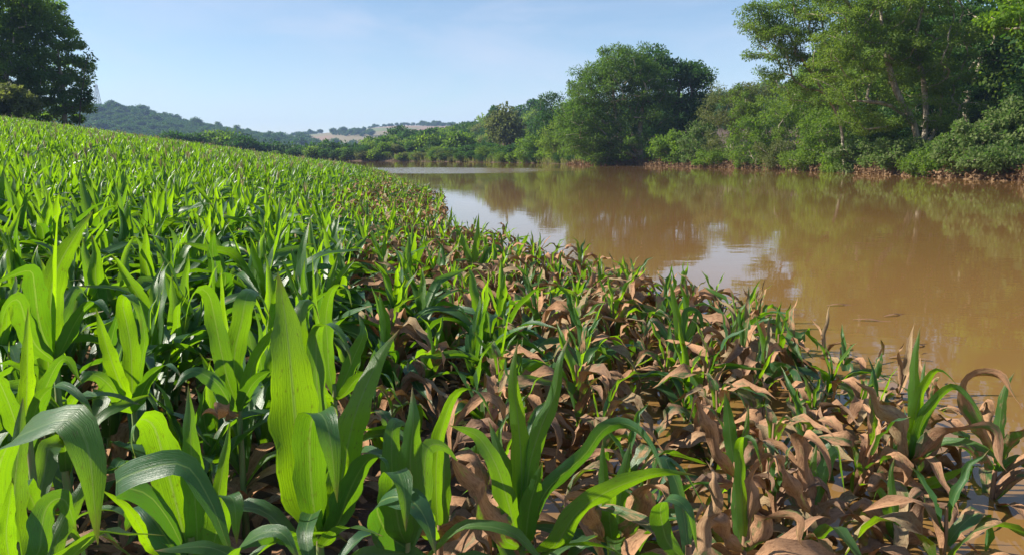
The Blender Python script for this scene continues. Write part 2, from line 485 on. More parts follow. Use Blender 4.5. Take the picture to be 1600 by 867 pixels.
def clump_leaves(rng, C, R, per, flat=0.6, droop=0.2, L=0.35, W=0.07, shell=0.5):
    C = np.asarray(C); n = len(C) * per
    Ci = np.repeat(C, per, 0); Ri = np.repeat(np.broadcast_to(R, (len(C),)), per)
    off = rand_dir(rng, n)
    rad = rng.random(n) ** shell
    P = Ci + off * (Ri * rad)[:, None] * np.array((1, 1, flat))
    D = nrm(off * 0.7 + rand_dir(rng, n) * 0.7 + np.array((0, 0, -droop)))
    N = nrm(rand_dir(rng, n) * 0.9 + off * 0.35 + np.array((0, 0, 0.8)))
    l = L * rng.uniform(0.6, 1.35, n); w = W * rng.uniform(0.7, 1.3, n)
    V, F = leaf_quads(P, D, N, l, w)
    tint = np.clip(np.repeat(rng.random(len(C)), per) * 0.55 + rng.random(n) * 0.45, 0, 1)
    return V, F, tint

def fill_ellipsoids(rng, ells, gap):
    """clump centres spread through the crown volume, denser to the outside"""
    out = []
    for (c, r, n) in ells:
        c = np.array(c); r = np.array(r); tries = 0; got = 0
        while got < n and tries < n * 12:
            tries += 1
            d = nrm(rng.normal(size=3)); p = c + d * r * rng.random() ** 0.38
            if out and np.min(np.sum((np.array(out) - p) ** 2, 1)) < gap * gap:
                continue
            out.append(p); got += 1
    return np.array(out)

def skeleton(rng, trunks, clumps, r_tip=0.03):
    nodes, par, paths = [], [], []
    for T in trunks:
        T = resample(T, max(4, int(len(T) * 4)))
        st = len(nodes); ids = []
        for i, p in enumerate(T):
            nodes.append(p); par.append(st + i - 1 if i else (0 if st else -1)); ids.append(st + i)
        paths.append(ids)
    n_tr = len(paths)
    base = nodes[0]
    order = np.argsort(np.linalg.norm(clumps - np.mean(np.array(nodes), 0), axis=1))
    for ci in order:
        c = clumps[ci]; A = np.array(nodes)
        d = np.linalg.norm(A - c, axis=1)
        cost = d * (1 + 0.9 * (A[:, 2] > c[2] + 0.2 * d)) + 0.12 * np.linalg.norm(A - base, axis=1)
        cost = cost + 1e3 * (np.arange(len(A)) < 3)
        b = int(np.argmin(cost)); dd = d[b]
        if par[b] >= 0: dirb = nrm(A[b] - A[par[b]])
        else: dirb = np.array((0, 0, 1.))
        k = max(3, min(7, int(dd / 0.7) + 2))
        j = rng.normal(size=3) * dd * 0.10
        path = bezier(A[b], A[b] + dirb * dd * 0.35 + j, c - np.array((0, 0, -0.12)) * dd - nrm(c - A[b]) * dd * 0.25, c, k)
        ids = [b]; prev = b
        for p in path[1:]:
            nodes.append(p); par.append(prev); prev = len(nodes) - 1; ids.append(prev)
        paths.append(ids)
    wgt = np.zeros(len(nodes))
    for ids in paths[n_tr:]:
        wgt[ids[-1]] += 1
    for i in range(len(nodes) - 1, 0, -1):
        if par[i] >= 0: wgt[par[i]] += wgt[i]
    rad = r_tip * np.maximum(wgt, 0.6) ** 0.48
    return np.array(nodes), rad, paths, n_tr

def tree(name, label, group, seed, trunks, ells, gap, per, R, foliage, bark, leaf=(0.35, 0.07), flat=0.6, droop=0.25,
         r_tip=0.03, limbs=0, cat='tree', extra=None, maxr=None, shell=0.5):
    """Empty at the foot > trunk (stems and branches), limb (thick boughs), crown"""
    rng = np.random.default_rng(seed)
    clumps = fill_ellipsoids(rng, ells, gap)
    if extra is not None: clumps = np.vstack([clumps, extra])
    nodes, rad, paths, n_tr = skeleton(rng, trunks, clumps, r_tip)
    if maxr: rad = np.minimum(rad, maxr)
    foot = np.array(trunks[0][0], float)
    root = put(name, None, None, foot)
    tag(root, label, cat, group)
    bag = Bag()
    lim = sorted(range(n_tr, len(paths)), key=lambda i: -rad[paths[i][1]])[:limbs]
    for i, ids in enumerate(paths):
        rr = rad[ids].copy()
        if i >= n_tr: rr[0] = min(rr[0], rr[1] * 1.25)
        V, F = tube(nodes[ids] - foot, rr, 7 if i < n_tr else 5)
        if i in lim:
            put('limb', mesh_of('limb', V, F, bark), root)
        else:
            bag.add(V, F)
    put('trunk', bag.mesh('trunk', bark), root)
    Rr = R * rng.uniform(0.7, 1.25, len(clumps))
    V, F, tint = clump_leaves(rng, clumps - foot, Rr, per, flat, droop, leaf[0], leaf[1], shell)
    put('crown', mesh_of('crown', V, F, foliage, None, {'tint': ('FACE', tint)}, False), root)
    return root

def ell(px, py, rpx, rpy, Y, depth=None, n=20):
    c = unproj(px, py, Y); rx = rpx / FPX * Y; rz = rpy / FPX * Y
    return (c, (rx, depth if depth else (rx + rz) * 0.5, rz), n)

def path_px(pts, Y, x0=None):
    return [unproj(px, py, Y + (d[0] if d else 0)) for px, py, *d in pts]

def bank_y(px, r=1.5):
    """forward distance at which the view column px crosses the far bank, r metres inland"""
    u = (px - 800) / FPX
    ys = np.linspace(31, 255, 2000)
    f = u * ys * 1.0 - (np.interp(ys, RY, RX) + r)
    k = np.argmax(f >= 0)
    return ys[k]

def on_ground(p):
    p = np.array(p, float); p[2] = float(H(p[0], p[1])) - 0.08
    return p

# ------------------------------------------------------------------ far woods (scattered copies of a few small trees)
def scatter(name, pts, rot, scl, idx, protos, kind='stuff', label=None, cat=None, scl3=None):
    """one object: a point cloud mesh whose points carry copies of the proto meshes (geometry nodes)"""
    pc = bpy.data.collections.new(name + '_sources')
    for k, me in enumerate(protos):
        o = bpy.data.objects.new('%s_source_%02d' % (name, k), me)
        pc.objects.link(o)
    me = bpy.data.meshes.new(name)
    n = len(pts)
    me.vertices.add(n)
    me.vertices.foreach_set('co', np.asarray(pts, np.float32).ravel())
    a = me.attributes.new('rot', 'FLOAT_VECTOR', 'POINT'); a.data.foreach_set('vector', np.asarray(rot, np.float32).ravel())
    a = me.attributes.new('scl', 'FLOAT_VECTOR', 'POINT')
    scl = np.asarray(scl, np.float32)
    if scl.ndim == 1: scl = np.repeat(scl[:, None], 3, 1)
    a.data.foreach_set('vector', scl.ravel())
    a = me.attributes.new('pick', 'INT', 'POINT'); a.data.foreach_set('value', np.asarray(idx, np.int32))
    me.update()
    o = put(name, me)
    ng = bpy.data.node_groups.new(name, 'GeometryNodeTree')
    ng.interface.new_socket('Geometry', in_out='INPUT', socket_type='NodeSocketGeometry')
    ng.interface.new_socket('Geometry', in_out='OUTPUT', socket_type='NodeSocketGeometry')
    nd = ng.nodes
    gi = nd.new('NodeGroupInput'); go = nd.new('NodeGroupOutput')
    ci = nd.new('GeometryNodeCollectionInfo')
    ci.inputs['Collection'].default_value = pc
    ci.inputs['Separate Children'].default_value = True
    ci.inputs['Reset Children'].default_value = True
    ip = nd.new('GeometryNodeInstanceOnPoints')
    ip.inputs['Pick Instance'].default_value = True
    def named(nm, typ):
        x = nd.new('GeometryNodeInputNamedAttribute'); x.data_type = typ
        x.inputs['Name'].default_value = nm
        return [q for q in x.outputs if q.enabled and q.name == 'Attribute'][0]
    L = ng.links.new
    L(gi.outputs[0], ip.inputs['Points']); L(ci.outputs[0], ip.inputs['Instance'])
    L(named('pick', 'INT'), ip.inputs['Instance Index'])
    e2r = nd.new('FunctionNodeEulerToRotation')
    L(named('rot', 'FLOAT_VECTOR'), e2r.inputs[0]); L(e2r.outputs[0], ip.inputs['Rotation'])
    L(named('scl', 'FLOAT_VECTOR'), ip.inputs['Scale'])
    L(ip.outputs[0], go.inputs[0])
    md = o.modifiers.new('copies', 'NODES'); md.node_group = ng
    tag(o, label, cat, None, kind)
    return o

def small_tree_mesh(seed, mat, per=26, nc=34, R=0.22, leaf=(0.17, 0.055), shape=(0.5, 0.5, 0.42)):
    """unit tree: about 1 tall, 1 wide; trunk and leaf sprays in one mesh"""
    rng = np.random.default_rng(seed)
    lob = [((rng.uniform(-.18, .18), rng.uniform(-.18, .18), rng.uniform(.45, .72)), (shape[0] * rng.uniform(.5, .8), shape[1] * rng.uniform(.5, .8), shape[2] * rng.uniform(.55, .8)), nc // 3) for _ in range(3)]
    C = fill_ellipsoids(rng, lob, 0.11)
    V, F, tint = clump_leaves(rng, C, R * rng.uniform(.7, 1.2, len(C)), per, 0.65, 0.15, leaf[0], leaf[1], 0.45)
    Vt, Ft = tube([(0, 0, -0.15), (0.01, 0, 0.2), (0.0, 0.02, 0.55)], [0.035, 0.028, 0.01], 5)
    V2 = np.vstack([V, Vt]); F2 = np.vstack([F, Ft + len(V)])
    t2 = np.concatenate([tint, np.zeros(len(Ft))])
    return mesh_of('wood_tree', V2, F2, mat, None, {'tint': ('FACE', t2)}, False)

rngS = np.random.default_rng(77)
f_hill_variants = [M['f_hill'], M['f_mid'], M['f_dark'], M['f_hill'], M['f_feather'], M['f_dark'], M['f_hill'], M['f_olive']]
near_protos = [small_tree_mesh(140 + i, m, 110, 70, 0.16, (0.034, 0.010)) for i, m in enumerate([M['f_dark'], M['f_feather'], M['f_mid'], M['f_dark']])]
wood_protos = [small_tree_mesh(100 + i, m, 44, 42, 0.2, (0.10, 0.034)) for i, m in enumerate(f_hill_variants)]

def wood_on(name, hfun, x0, x1, y0, y1, step, h0, h1, label, seed, keep=None, picks=None, protos=None, taper=(1, 1, 1, 1)):
    protos = protos or wood_protos
    rng = np.random.default_rng(seed)
    xs, ys = np.meshgrid(np.arange(x0, x1, step), np.arange(y0, y1, step))
    x = xs.ravel() + rng.uniform(-.48, .48, xs.size) * step
    y = ys.ravel() + rng.uniform(-.48, .48, xs.size) * step
    u = x / y
    ok = (np.abs(u) < 0.85)
    if keep is not None: ok &= keep(x, y)
    x, y = x[ok], y[ok]
    n = len(x)
    z = np.maximum(hfun(x, y), -5)
    hh = rng.uniform(h0, h1, n) * np.interp(y, [205, 225, 260, 340], taper) * (1 + 0.5 * (rng.random(n) > 0.93))
    wdt = hh * rng.uniform(0.75, 1.25, n)
    rot = np.stack([rng.uniform(-.1, .1, n), rng.uniform(-.1, .1, n), rng.uniform(0, 6.28, n)], 1)
    idx = rng.integers(0, len(protos), n) if picks is None else rng.choice(picks, n)
    return scatter(name, np.stack([x, y, z - 0.3], 1), rot, np.stack([wdt, wdt, hh], 1), idx, protos, 'stuff', label, 'woodland')

wood_on('hill_forest', hL, -820, -150, 600, 960, 6.5, 5, 9.5, 'dark hazy forest covering the far hill left of the river', 11, lambda x, y: hL(x, y) > 2, [0, 2, 3, 5, 6])
clear = lambda x, y: ((x - 10.0) / 7.0) ** 2 + ((y - 338) / 9.0) ** 2 > 1
wood_on('slope_woodland', lambda x, y: np.maximum(hR(x, y), H(x, y)), -75, 420, 208, 400, 4.6, 4.5, 8, 'green woodland covering the slope beyond the river bend', 12,
        lambda x, y: (x - np.interp(y, RY, RX) > 2.5) & clear(x, y) & (x / y > -0.19), taper=(.45, .55, .75, 1))
wood_on('bank_woodland', H, 32, 140, 40, 215, 5.0, 8, 15, 'dark woodland standing behind the trees of the far bank', 13,
        lambda x, y: (x - np.interp(y, RY, RX) > 13) & (x / y > .40), [0, 1, 2, 3, 0], near_protos)
# tree clumps on the far patchwork hill
rng = np.random.default_rng(14)
def far_belt(x, y):
    return (np.sin(x / 41.0 + 1.3) * np.cos(y / 63.0) + np.sin(x / 17 + y / 29.0) * .5 > 0.75) | ((y > 1475) & (np.sin(x / 47.0) > 0.2)) | (x > 60)
wood_on('field_hill_trees', hF, -560, 260, 1080, 1510, 9, 3.5, 7, 'scattered tree belts on the distant patchwork hill', 15, far_belt, [0, 2, 5])

# bushes crowding the shore at the bend
rngB = np.random.default_rng(18)
ysb = rngB.uniform(120, 226, 260); ysb += 3 * np.sin(ysb * 1.3); rb = rngB.uniform(0.3, 4.5, 260)
xb = np.interp(ysb, RY, RX) + rb
hb = 0.9 + 3.6 * rngB.random(260) ** 2.2 * np.where(rb < 1.2, .6, 1)
scatter('shore_bushes', np.stack([xb, ysb, np.maximum(H(xb, ysb), 0) - hb * .22], 1), np.stack([xb * 0, xb * 0, rngB.uniform(0, 6.28, 260)], 1),
        np.stack([hb * 1.5, hb * 1.5, hb], 1), rngB.integers(0, len(near_protos) + 8, 260), near_protos + wood_protos, 'stuff', 'low green bushes crowding the shore at the river bend', 'bushes')

# ------------------------------------------------------------------ individual trees
# --- far bank, right to left
Yb = 61
tree('riverside_tree', 'tall multi-stemmed tree with pale forked trunk on the muddy far bank', None, 21,
     [[on_ground(unproj(1440, 240, Yb))] + path_px([(1428, 195), (1400, 140), (1382, 70), (1372, -30)], Yb),
      [unproj(1440, 238, Yb)] + path_px([(1447, 190), (1442, 120), (1430, 70), (1450, -20)], Yb + 0.6),
      [unproj(1441, 238, Yb)] + path_px([(1468, 190), (1474, 120), (1505, 20)], Yb + 1.0),
      [unproj(1442, 238, Yb)] + path_px([(1490, 200), (1500, 165)], Yb - 0.4),
      [unproj(1428, 195, Yb)] + path_px([(1390, 165), (1340, 158)], Yb - 1)],
     [ell(1330, 10, 75, 75, Yb, 3.5, 54), ell(1420, -10, 90, 80, Yb, 3.5, 62), ell(1375, 85, 70, 50, Yb, 3.0, 50), ell(1310, 120, 50, 40, Yb - 1, 2.6, 18),
      ell(1470, 85, 55, 55, Yb, 3.0, 36), ell(1400, -110, 150, 60, Yb, 4, 30), ell(1490, 165, 45, 40, Yb - .5, 2.4, 18), ell(1370, 175, 70, 32, Yb - 1, 2.2, 24), ell(1410, 50, 60, 60, Yb + 2, 2, 22), ell(1330, 70, 50, 40, Yb - 2, 2, 16), ell(1440, 120, 50, 45, Yb + 2.5, 1.6, 14)],
     0.60, 230, 0.80, M['f_feather'], M['bark'], (0.19, 0.046), 0.5, 0.35, 0.024, limbs=6, maxr=0.24)
Yl = 67
tree('riverside_tree', 'slender tree leaning left over the shrubs with open feathery crown against the sky', None, 22,
     [[on_ground(unproj(1322, 245, Yl))] + path_px([(1312, 190), (1275, 125), (1240, 70), (1218, 10)], Yl),
      [unproj(1312, 190, Yl)] + path_px([(1300, 110), (1285, 40), (1280, -40)], Yl + .5)],
     [ell(1222, 38, 62, 34, Yl, 2.6, 40), ell(1270, 0, 70, 50, Yl, 3, 42), ell(1285, 85, 45, 35, Yl, 2.5, 14), ell(1190, 15, 28, 14, Yl, 1.2, 6), ell(1185, 88, 30, 6, Yl, .7, 4), ell(1280, -60, 80, 40, Yl, 3, 14), ell(1235, 72, 60, 30, Yl, 2, 24), ell(1190, 40, 30, 20, Yl, 1.5, 8), ell(1270, 140, 50, 36, Yl, 2.6, 18), ell(1215, 125, 40, 26, Yl + 1, 2, 10)],
     0.62, 215, 0.78, M['f_feather'], M['bark'], (0.19, 0.045), 0.5, 0.35, 0.018, limbs=4, maxr=0.13)
Yd = 70
tree('riverside_tree', 'dark dense tree behind the vine covered bush at the right', None, 23,
     [[on_ground(unproj(1515, 232, Yd))] + path_px([(1509, 170), (1530, 105), (1560, 35), (1570, -30)], Yd)],
     [ell(1550, 60, 70, 70, Yd, 4, 40), ell(1590, 140, 60, 50, Yd, 4, 30), ell(1500, 150, 40, 40, Yd + 1, 3, 16), ell(1570, -50, 90, 60, Yd, 4, 26), ell(1500, 30, 50, 50, Yd + 2, 3, 20)],
     0.85, 240, 1.10, M['f_dark'], M['bark'], (0.27, 0.075), 0.6, 0.25, 0.03, limbs=3, maxr=0.25)
Yn = 47
tree('riverside_tree', 'bright yellow-green tree reaching into the upper right corner', None, 24,
     [[on_ground(unproj(1690, 250, Yn))] + path_px([(1688, 190), (1670, 120), (1640, 60)], Yn)],
     [ell(1592, 28, 48, 26, Yn, 1.6, 16), ell(1680, 40, 70, 60, Yn, 3, 26), ell(1600, -25, 60, 30, Yn, 1.6, 14)],
     0.6, 140, 0.75, M['f_bright'], M['bark'], (0.28, 0.075), 0.5, 0.3, 0.025, limbs=2, maxr=0.2)
Yr = 116
tree('round_tree', 'big rounded feathery tree leaning over the water at the river bend', None, 25,
     [[on_ground(unproj(1004, 255, Yr))] + path_px([(990, 230), (965, 190), (958, 140), (965, 100)], Yr),
      [unproj(1002, 252, Yr)] + path_px([(975, 235), (935, 215), (905, 205)], Yr - 1.5),
      [unproj(1002, 250, Yr)] + path_px([(1000, 200), (1005, 150), (1000, 100)], Yr)],
     [ell(950, 165, 72, 75, Yr, 7, 95), ell(985, 115, 52, 42, Yr, 5, 50), ell(905, 200, 38, 50, Yr, 5, 46), ell(1012, 155, 40, 65, Yr, 5, 40), ell(950, 225, 60, 26, Yr - 3, 3, 26), ell(925, 140, 36, 40, Yr, 4, 30), ell(965, 100, 36, 26, Yr, 4, 20)],
     1.05, 230, 1.25, M['f_round'], M['bark'], (0.34, 0.068), 0.6, 0.3, 0.04, limbs=5, maxr=0.4)
tree('shade_tree', 'dark broadleaf tree right behind the big rounded tree', None, 26,
     [[on_ground(unproj(1055, 250, Yr + 7))] + path_px([(1055, 200), (1060, 150), (1065, 110)], Yr + 7)],
     [ell(1060, 130, 42, 42, Yr + 7, 6, 34), ell(1085, 118, 26, 22, Yr + 7, 4, 12), ell(1030, 105, 34, 26, Yr + 7, 4, 18), ell(1075, 195, 40, 50, Yr + 7, 6, 44), ell(1030, 210, 35, 45, Yr + 8, 5, 30)],
     1.3, 190, 1.5, M['f_dark'], M['bark_dark'], (0.42, 0.13), 0.6, 0.2, 0.05, limbs=3, maxr=0.4)

def shrub(label, px, py, rx, ry, mat, seed, dr=1.5, n=30, per=95, leaf=(0.34, 0.085), R=0.8, name='riverside_shrub', gap=0.6, more=(), flat=0.7, droop=0.25, tops=None, dY=None, bark='bark'):
    Y = bank_y(px, dr) if dY is None else dY
    es = [ell(px, py, rx, ry, Y, rx / FPX * Y * 0.9, n)]
    for (a, b, c, d, m) in more: es.append(ell(a, b, c, d, Y, c / FPX * Y * 0.9, m))
    foot = on_ground(unproj(px, 260, Y))
    top = es[0][0]
    st = [[foot, foot + (top - foot) * 0.5 + np.array((.2, .0, 0)), top], [foot + np.array((.1, 0, .1)), foot + (top - foot) * .6 + np.array((-.6, .2, 0)), top + np.array((-rx / FPX * Y * .5, 0, .3))],
          [foot + np.array((0, .1, .1)), foot + (top - foot) * .6 + np.array((.7, -.2, 0)), top + np.array((rx / FPX * Y * .5, 0, .2))]]
    leaf = (leaf[0] * .72, leaf[1] * .72); per = int(per * 1.7)
    return tree(name, label, 'shrubs and small trees along the far bank', seed, st, es, gap, per, R, mat, M[bark], leaf, flat, droop, 0.02, cat='shrub', maxr=0.1)

shrub('pale olive tall shrub with thin grassy twigs right of the dark tree', 1140, 190, 48, 62, M['f_olive'], 31, 2.0, 60, 85, (0.45, 0.07), 0.95, more=[(1178, 150, 34, 24, 18)])
shrub('low grey-green bush at the water below the pale olive shrub', 1088, 226, 30, 32, M['f_vine'], 32, 0.8, 34, 85, (0.42, 0.11), 0.9)
shrub('fresh green shrub between the grey-green bush and the leaning tree', 1180, 222, 44, 40, M['f_mid'], 33, 1.0, 48, 95, (0.38, 0.085), 0.85)
shrub('tall green shrub under the slender leaning tree', 1238, 170, 48, 52, M['f_feather'], 34, 3.5, 60, 100, (0.36, 0.08), 0.9)
shrub('low spreading green shrub at the waterline below the tall shrub', 1218, 242, 44, 20, M['f_olive'], 35, 0.4, 30, 80, (0.34, 0.07), 0.6)
shrub('bushy green shrub left of the forked trunk', 1290, 215, 48, 46, M['f_mid'], 36, 1.6, 56, 110, (0.34, 0.075), 0.8)
shrub('blue-green creeper mound at the water left of the forked trunk', 1345, 240, 48, 26, M['f_vine'], 37, 0.9, 40, 95, (0.30, 0.10), 0.6)
shrub('low leafy bush right in front of the forked trunk', 1412, 243, 42, 24, M['f_vine'], 38, 0.9, 36, 95, (0.30, 0.10), 0.55)
shrub('yellowish green bush right of the forked trunk', 1478, 240, 26, 24, M['f_mid'], 39, 1.0, 24, 90, (0.28, 0.08), 0.5)
shrub('large vine covered bush at the right edge', 1535, 228, 62, 42, M['f_vine'], 40, 1.2, 80, 105, (0.28, 0.10), 0.55, more=[(1590, 205, 45, 48, 50)])
shrub('dark bush in the shade behind the vine covered bush', 1440, 190, 55, 50, M['f_dark'], 41, 8, 60, 90, (0.36, 0.10), 0.85)
shrub('dark thicket behind the bushy green shrub', 1340, 180, 60, 55, M['f_dark'], 42, 9, 60, 90, (0.36, 0.10), 0.9)
shrub('dark green bush at the foot of the dark broadleaf tree', 1050, 232, 30, 26, M['f_mid'], 43, 0.8, 30, 80, (0.5, 0.14), 0.9)
for i, (px_, py_, rx_, ry_, mt_, lab_) in enumerate([
        (1115, 246, 34, 14, 'f_mid', 'low green fringe bush hanging over the mud below the pale olive shrub'),
        (1262, 250, 40, 15, 'f_feather', 'low feathery fringe bush at the waterline below the bushy green shrub'),
        (1318, 256, 34, 14, 'f_mid', 'small leafy fringe bush between the creeper mound and the water'),
        (1450, 256, 36, 15, 'f_feather', 'low fringe bush at the water under the forked trunk'),
        (1372, 205, 28, 24, 'f_feather', 'light green young bush left beside the forked trunk'),
        (1560, 250, 50, 16, 'f_vine', 'low creeper fringe below the large vine covered bush'),
        (1165, 165, 36, 30, 'f_feather', 'feathery green shrub top behind the pale olive shrub')]):
    shrub(lab_, px_, py_, rx_, ry_, M[mt_], 140 + i, 0.35 if py_ > 240 else 3.0, 30, 95, (0.34, 0.08), 0.6)
shrub('green bush left at the foot of the big rounded tree', 872, 222, 30, 34, M['f_feather'], 44, 1.0, 40, 90, (0.6, 0.12), 1.2, gap=0.9)
shrub('tall dark shrub left behind the big rounded tree', 862, 190, 26, 42, M['f_dark'], 45, 4.0, 40, 90, (0.65, 0.15), 1.4, gap=1.0)
shrub('bright leafy shrub at the water under the rounded tree', 945, 240, 34, 16, M['f_mid'], 46, 0.5, 26, 80, (0.5, 0.13), 0.85)
shrub('light green bushes on the shore left of the rounded tree', 828, 232, 24, 20, M['f_mid'], 47, 1.0, 26, 80, (0.6, 0.15), 1.2, gap=.9)

# lone trees on the slope beyond the bend
def lone(label, px, py, rx, ry, Y, foot_py, mat, seed, n=34, per=70, name='slope_tree', group='trees on the slope beyond the bend', zf=None):
    foot = unproj(px, foot_py, Y)
    foot[2] = min(foot[2], max(float(hR(np.array([foot[0]]), np.array([Y]))[0]), float(H(foot[0], Y)))) - .3
    k = Y / FPX
    return tree(name, label, group, seed, [[foot, unproj(px + 2, (foot_py + py) / 2, Y), unproj(px, py - ry * .4, Y)]],
                [ell(px, py, rx * .85, ry * .85, Y, rx * k * .85, n)], rx * k * 0.22, per, rx * k * 0.36, mat, M['bark_dark'], (7.0 * k * .75, 2.4 * k * .65), 0.65, 0.2, 0.05, cat='tree', maxr=.5)
lone('round grey-green tree standing out on the wooded slope', 790, 198, 32, 32, 190, 250, M['f_olive'], 51, 46, 80)
lone('small flat topped tree poking above the ridge left of the round grey-green tree', 773, 176, 11, 9, 330, 196, M['f_dark'], 52, 14, 60)
lone('dark round tree at the far end of the river', 605, 233, 24, 18, 232, 252, M['f_dark'], 53, 34, 80)
lone('dark tree on the ridge left of the rounded tree', 838, 170, 18, 14, 330, 190, M['f_dark'], 54, 20, 70)
lone('dark leafy tree on the shore right of the dark round tree', 720, 226, 26, 22, 205, 250, M['f_mid'], 55, 30, 80)
lone('pale green shore tree in the middle of the bend', 670, 230, 24, 18, 215, 250, M['f_feather'], 56, 28, 80)

# dark tree line along the river behind the corn field
for i, (px, top, w, mt, lab) in enumerate([
        (268, 207, 24, 'f_dark', 'leftmost dark tree of the row behind the corn field'),
        (300, 209, 24, 'f_dark', 'second dark tree from the left behind the corn field'),
        (340, 201, 34, 'f_mid', 'tallest rounded tree of the row behind the corn field'),
        (378, 212, 28, 'f_dark', 'dark tree just right of the tallest rounded one'),
        (412, 220, 26, 'f_dark', 'low dark tree in the middle of the row behind the corn'),
        (445, 224, 26, 'f_hill', 'low rounded tree right of the middle of the row'),
        (480, 224, 28, 'f_dark', 'dark tree right of the low rounded tree'),
        (512, 222, 26, 'f_hill', 'rounded tree above the lower end of the corn field'),
        (542, 224, 26, 'f_dark', 'dark tree above the lower tip of the corn field'),
        (574, 226, 24, 'f_dark', 'last dark tree of the row before the open water')]):
    lone(lab, px, top + w * 0.75, w, w * 0.75, 240 + (i % 3) * 6, 262, M[mt], 60 + i, 34, 70, 'riverside_tree', 'row of trees behind the corn field')

# --- big trees at the left field edge
Yt = 86
tw = np.array([unproj(px, py, Yt - 1) for px, py in ((138, 84), (143, 92), (132, 100), (141, 112), (136, 126), (142, 138), (139, 150))])
tree('field_edge_tree', 'dark tall tree at the top of the corn field with ragged right side', None, 71,
     [[on_ground(unproj(100, 200, Yt))] + path_px([(100, 150), (92, 100), (75, 50), (65, 10)], Yt)],
     [ell(88, 105, 40, 62, Yt, 4, 58), ell(60, 40, 46, 45, Yt, 4, 40), ell(110, 150, 24, 38, Yt, 3, 26), ell(60, 150, 40, 40, Yt, 3.5, 30), ell(108, 70, 18, 26, Yt, 2, 12), ell(95, 178, 42, 20, Yt, 3, 22)],
     1.5, 300, 0.95, M['f_edge'], M['bark'], (0.30, 0.09), 0.6, 0.3, 0.03, limbs=3, maxr=.35)
tree('field_edge_tree', 'tall lighter green tree at the left edge above the corn', None, 72,
     [[on_ground(unproj(5, 200, Yt - 3))] + path_px([(8, 140), (14, 70), (20, -10)], Yt - 3)],
     [ell(10, 90, 45, 70, Yt - 3, 4, 56), ell(18, 10, 52, 50, Yt - 3, 4, 40), ell(-45, 60, 50, 90, Yt - 3, 4, 40)],
     1.3, 260, 1.0, M['f_mid'], M['bark'], (0.33, 0.09), 0.6, 0.3, 0.03, limbs=3, maxr=.35)
tree('field_edge_sapling', 'thin twiggy sapling sticking out right of the dark tall tree', None, 73,
     [[on_ground(unproj(122, 205, Yt - 1))] + path_px([(126, 160), (132, 120), (136, 90)], Yt - 1)],
     [ell(136, 150, 8, 14, Yt - 1, .8, 8)], 0.4, 16, 0.55, M['f_dark'], M['bark_dark'], (0.40, 0.13), 0.7, 0.2, 0.02, extra=tw, maxr=.1)
tree('olive_bush', 'pale olive bush below the left trees behind the corn tassels', None, 74,
     [[on_ground(unproj(15, 195, Yt - 9))] + path_px([(15, 180), (18, 155)], Yt - 9)],
     [ell(18, 160, 34, 22, Yt - 9, 2.2, 40), ell(-30, 160, 34, 26, Yt - 9, 2.2, 26)],
     0.5, 95, 0.7, M['f_olive'], M['bark_dark'], (0.36, 0.10), 0.65, 0.2, 0.02, cat='bush', maxr=.1)

# --- lattice tower on the hill
def tower():
    Y = 905
    c = unproj(153, 168, Y); top = unproj(151.5, 133, Y)
    c[2] = min(c[2], float(hL(np.array([c[0]]), np.array([Y]))[0])) - 0.5
    root = put('lattice_tower', None, None, c)
    tag(root, 'thin steel lattice tower on the forested hill beside the dark tree', 'tower')
    h = top[2] - c[2]; b = 4.6; t = 0.8
    def corner(k, z):
        w = b + (t - b) * (z / h) ** 0.8
        return np.array(((w if k in (0, 1) else -w), (w if k in (1, 2) else -w), z))
    zs = np.linspace(0, h, 9)
    for k in range(4):
        V, F = tube([corner(k, z) for z in zs], np.full(9, 0.26), 5)
        put('leg', mesh_of('leg', V, F, M['steel']), root)
    bg = Bag()
    for a, bb in zip(zs[:-1], zs[1:]):
        for k in range(4):
            k2 = (k + 1) % 4
            for p, q in ((corner(k, a), corner(k2, bb)), (corner(k2, a), corner(k, bb)), (corner(k, bb), corner(k2, bb))):
                bg.add(*tube([p, q], [0.12, 0.12], 4))
    put('brace', bg.mesh('brace', M['steel']), root)
    V, F = tube([(0, 0, h), (0, 0, h + 3)], [0.2, 0.1], 5)
    put('mast', mesh_of('mast', V, F, M['steel']), root)
tower()

# --- mud caked undergrowth along the far bank
rng = np.random.default_rng(90)
ys = rng.uniform(36, 132, 2200)
cx = np.interp(ys, RY, RX)
lump = np.sin(ys * 0.9) * .5 + np.sin(ys * 2.3 + 1) * .35 + np.sin(ys * 5.1) * .2
rr = rng.uniform(-0.5, 1.1, len(ys)) + lump * 0.35
C = np.stack([cx + rr, ys, np.maximum(H(cx + rr, ys), 0) + rng.uniform(-0.05, 0.42, len(ys)) * (1 + lump * .8)], 1)
V, F, tint = clump_leaves(rng, C, 0.34, 12, 0.7, 0.5, 0.26, 0.065, 0.5)
tag(put('mud_caked_undergrowth', mesh_of('mud_caked_undergrowth', V, F, M['f_mud'], None, {'tint': ('FACE', tint)}, False)),
    'brown mud caked leaves and twigs along the foot of the far bank', 'undergrowth', None, 'stuff')
# green cover over the bank behind it
ys = rng.uniform(34, 200, 2600); cx = np.interp(ys, RY, RX); rr = rng.uniform(0.5, 12, len(ys)) ** 1.0
C = np.stack([cx + rr, ys, H(cx + rr, ys) + rng.uniform(0.1, 0.9, len(ys))], 1)
V, F, tint = clump_leaves(rng, C, 0.7, 16, 0.6, 0.2, 0.34, 0.10, 0.5)
tag(put('bank_undergrowth', mesh_of('bank_undergrowth', V, F, M['f_mid'], None, {'tint': ('FACE', tint)}, False)),
    'green leafy undergrowth between the trunks on the far bank', 'undergrowth', None, 'stuff')
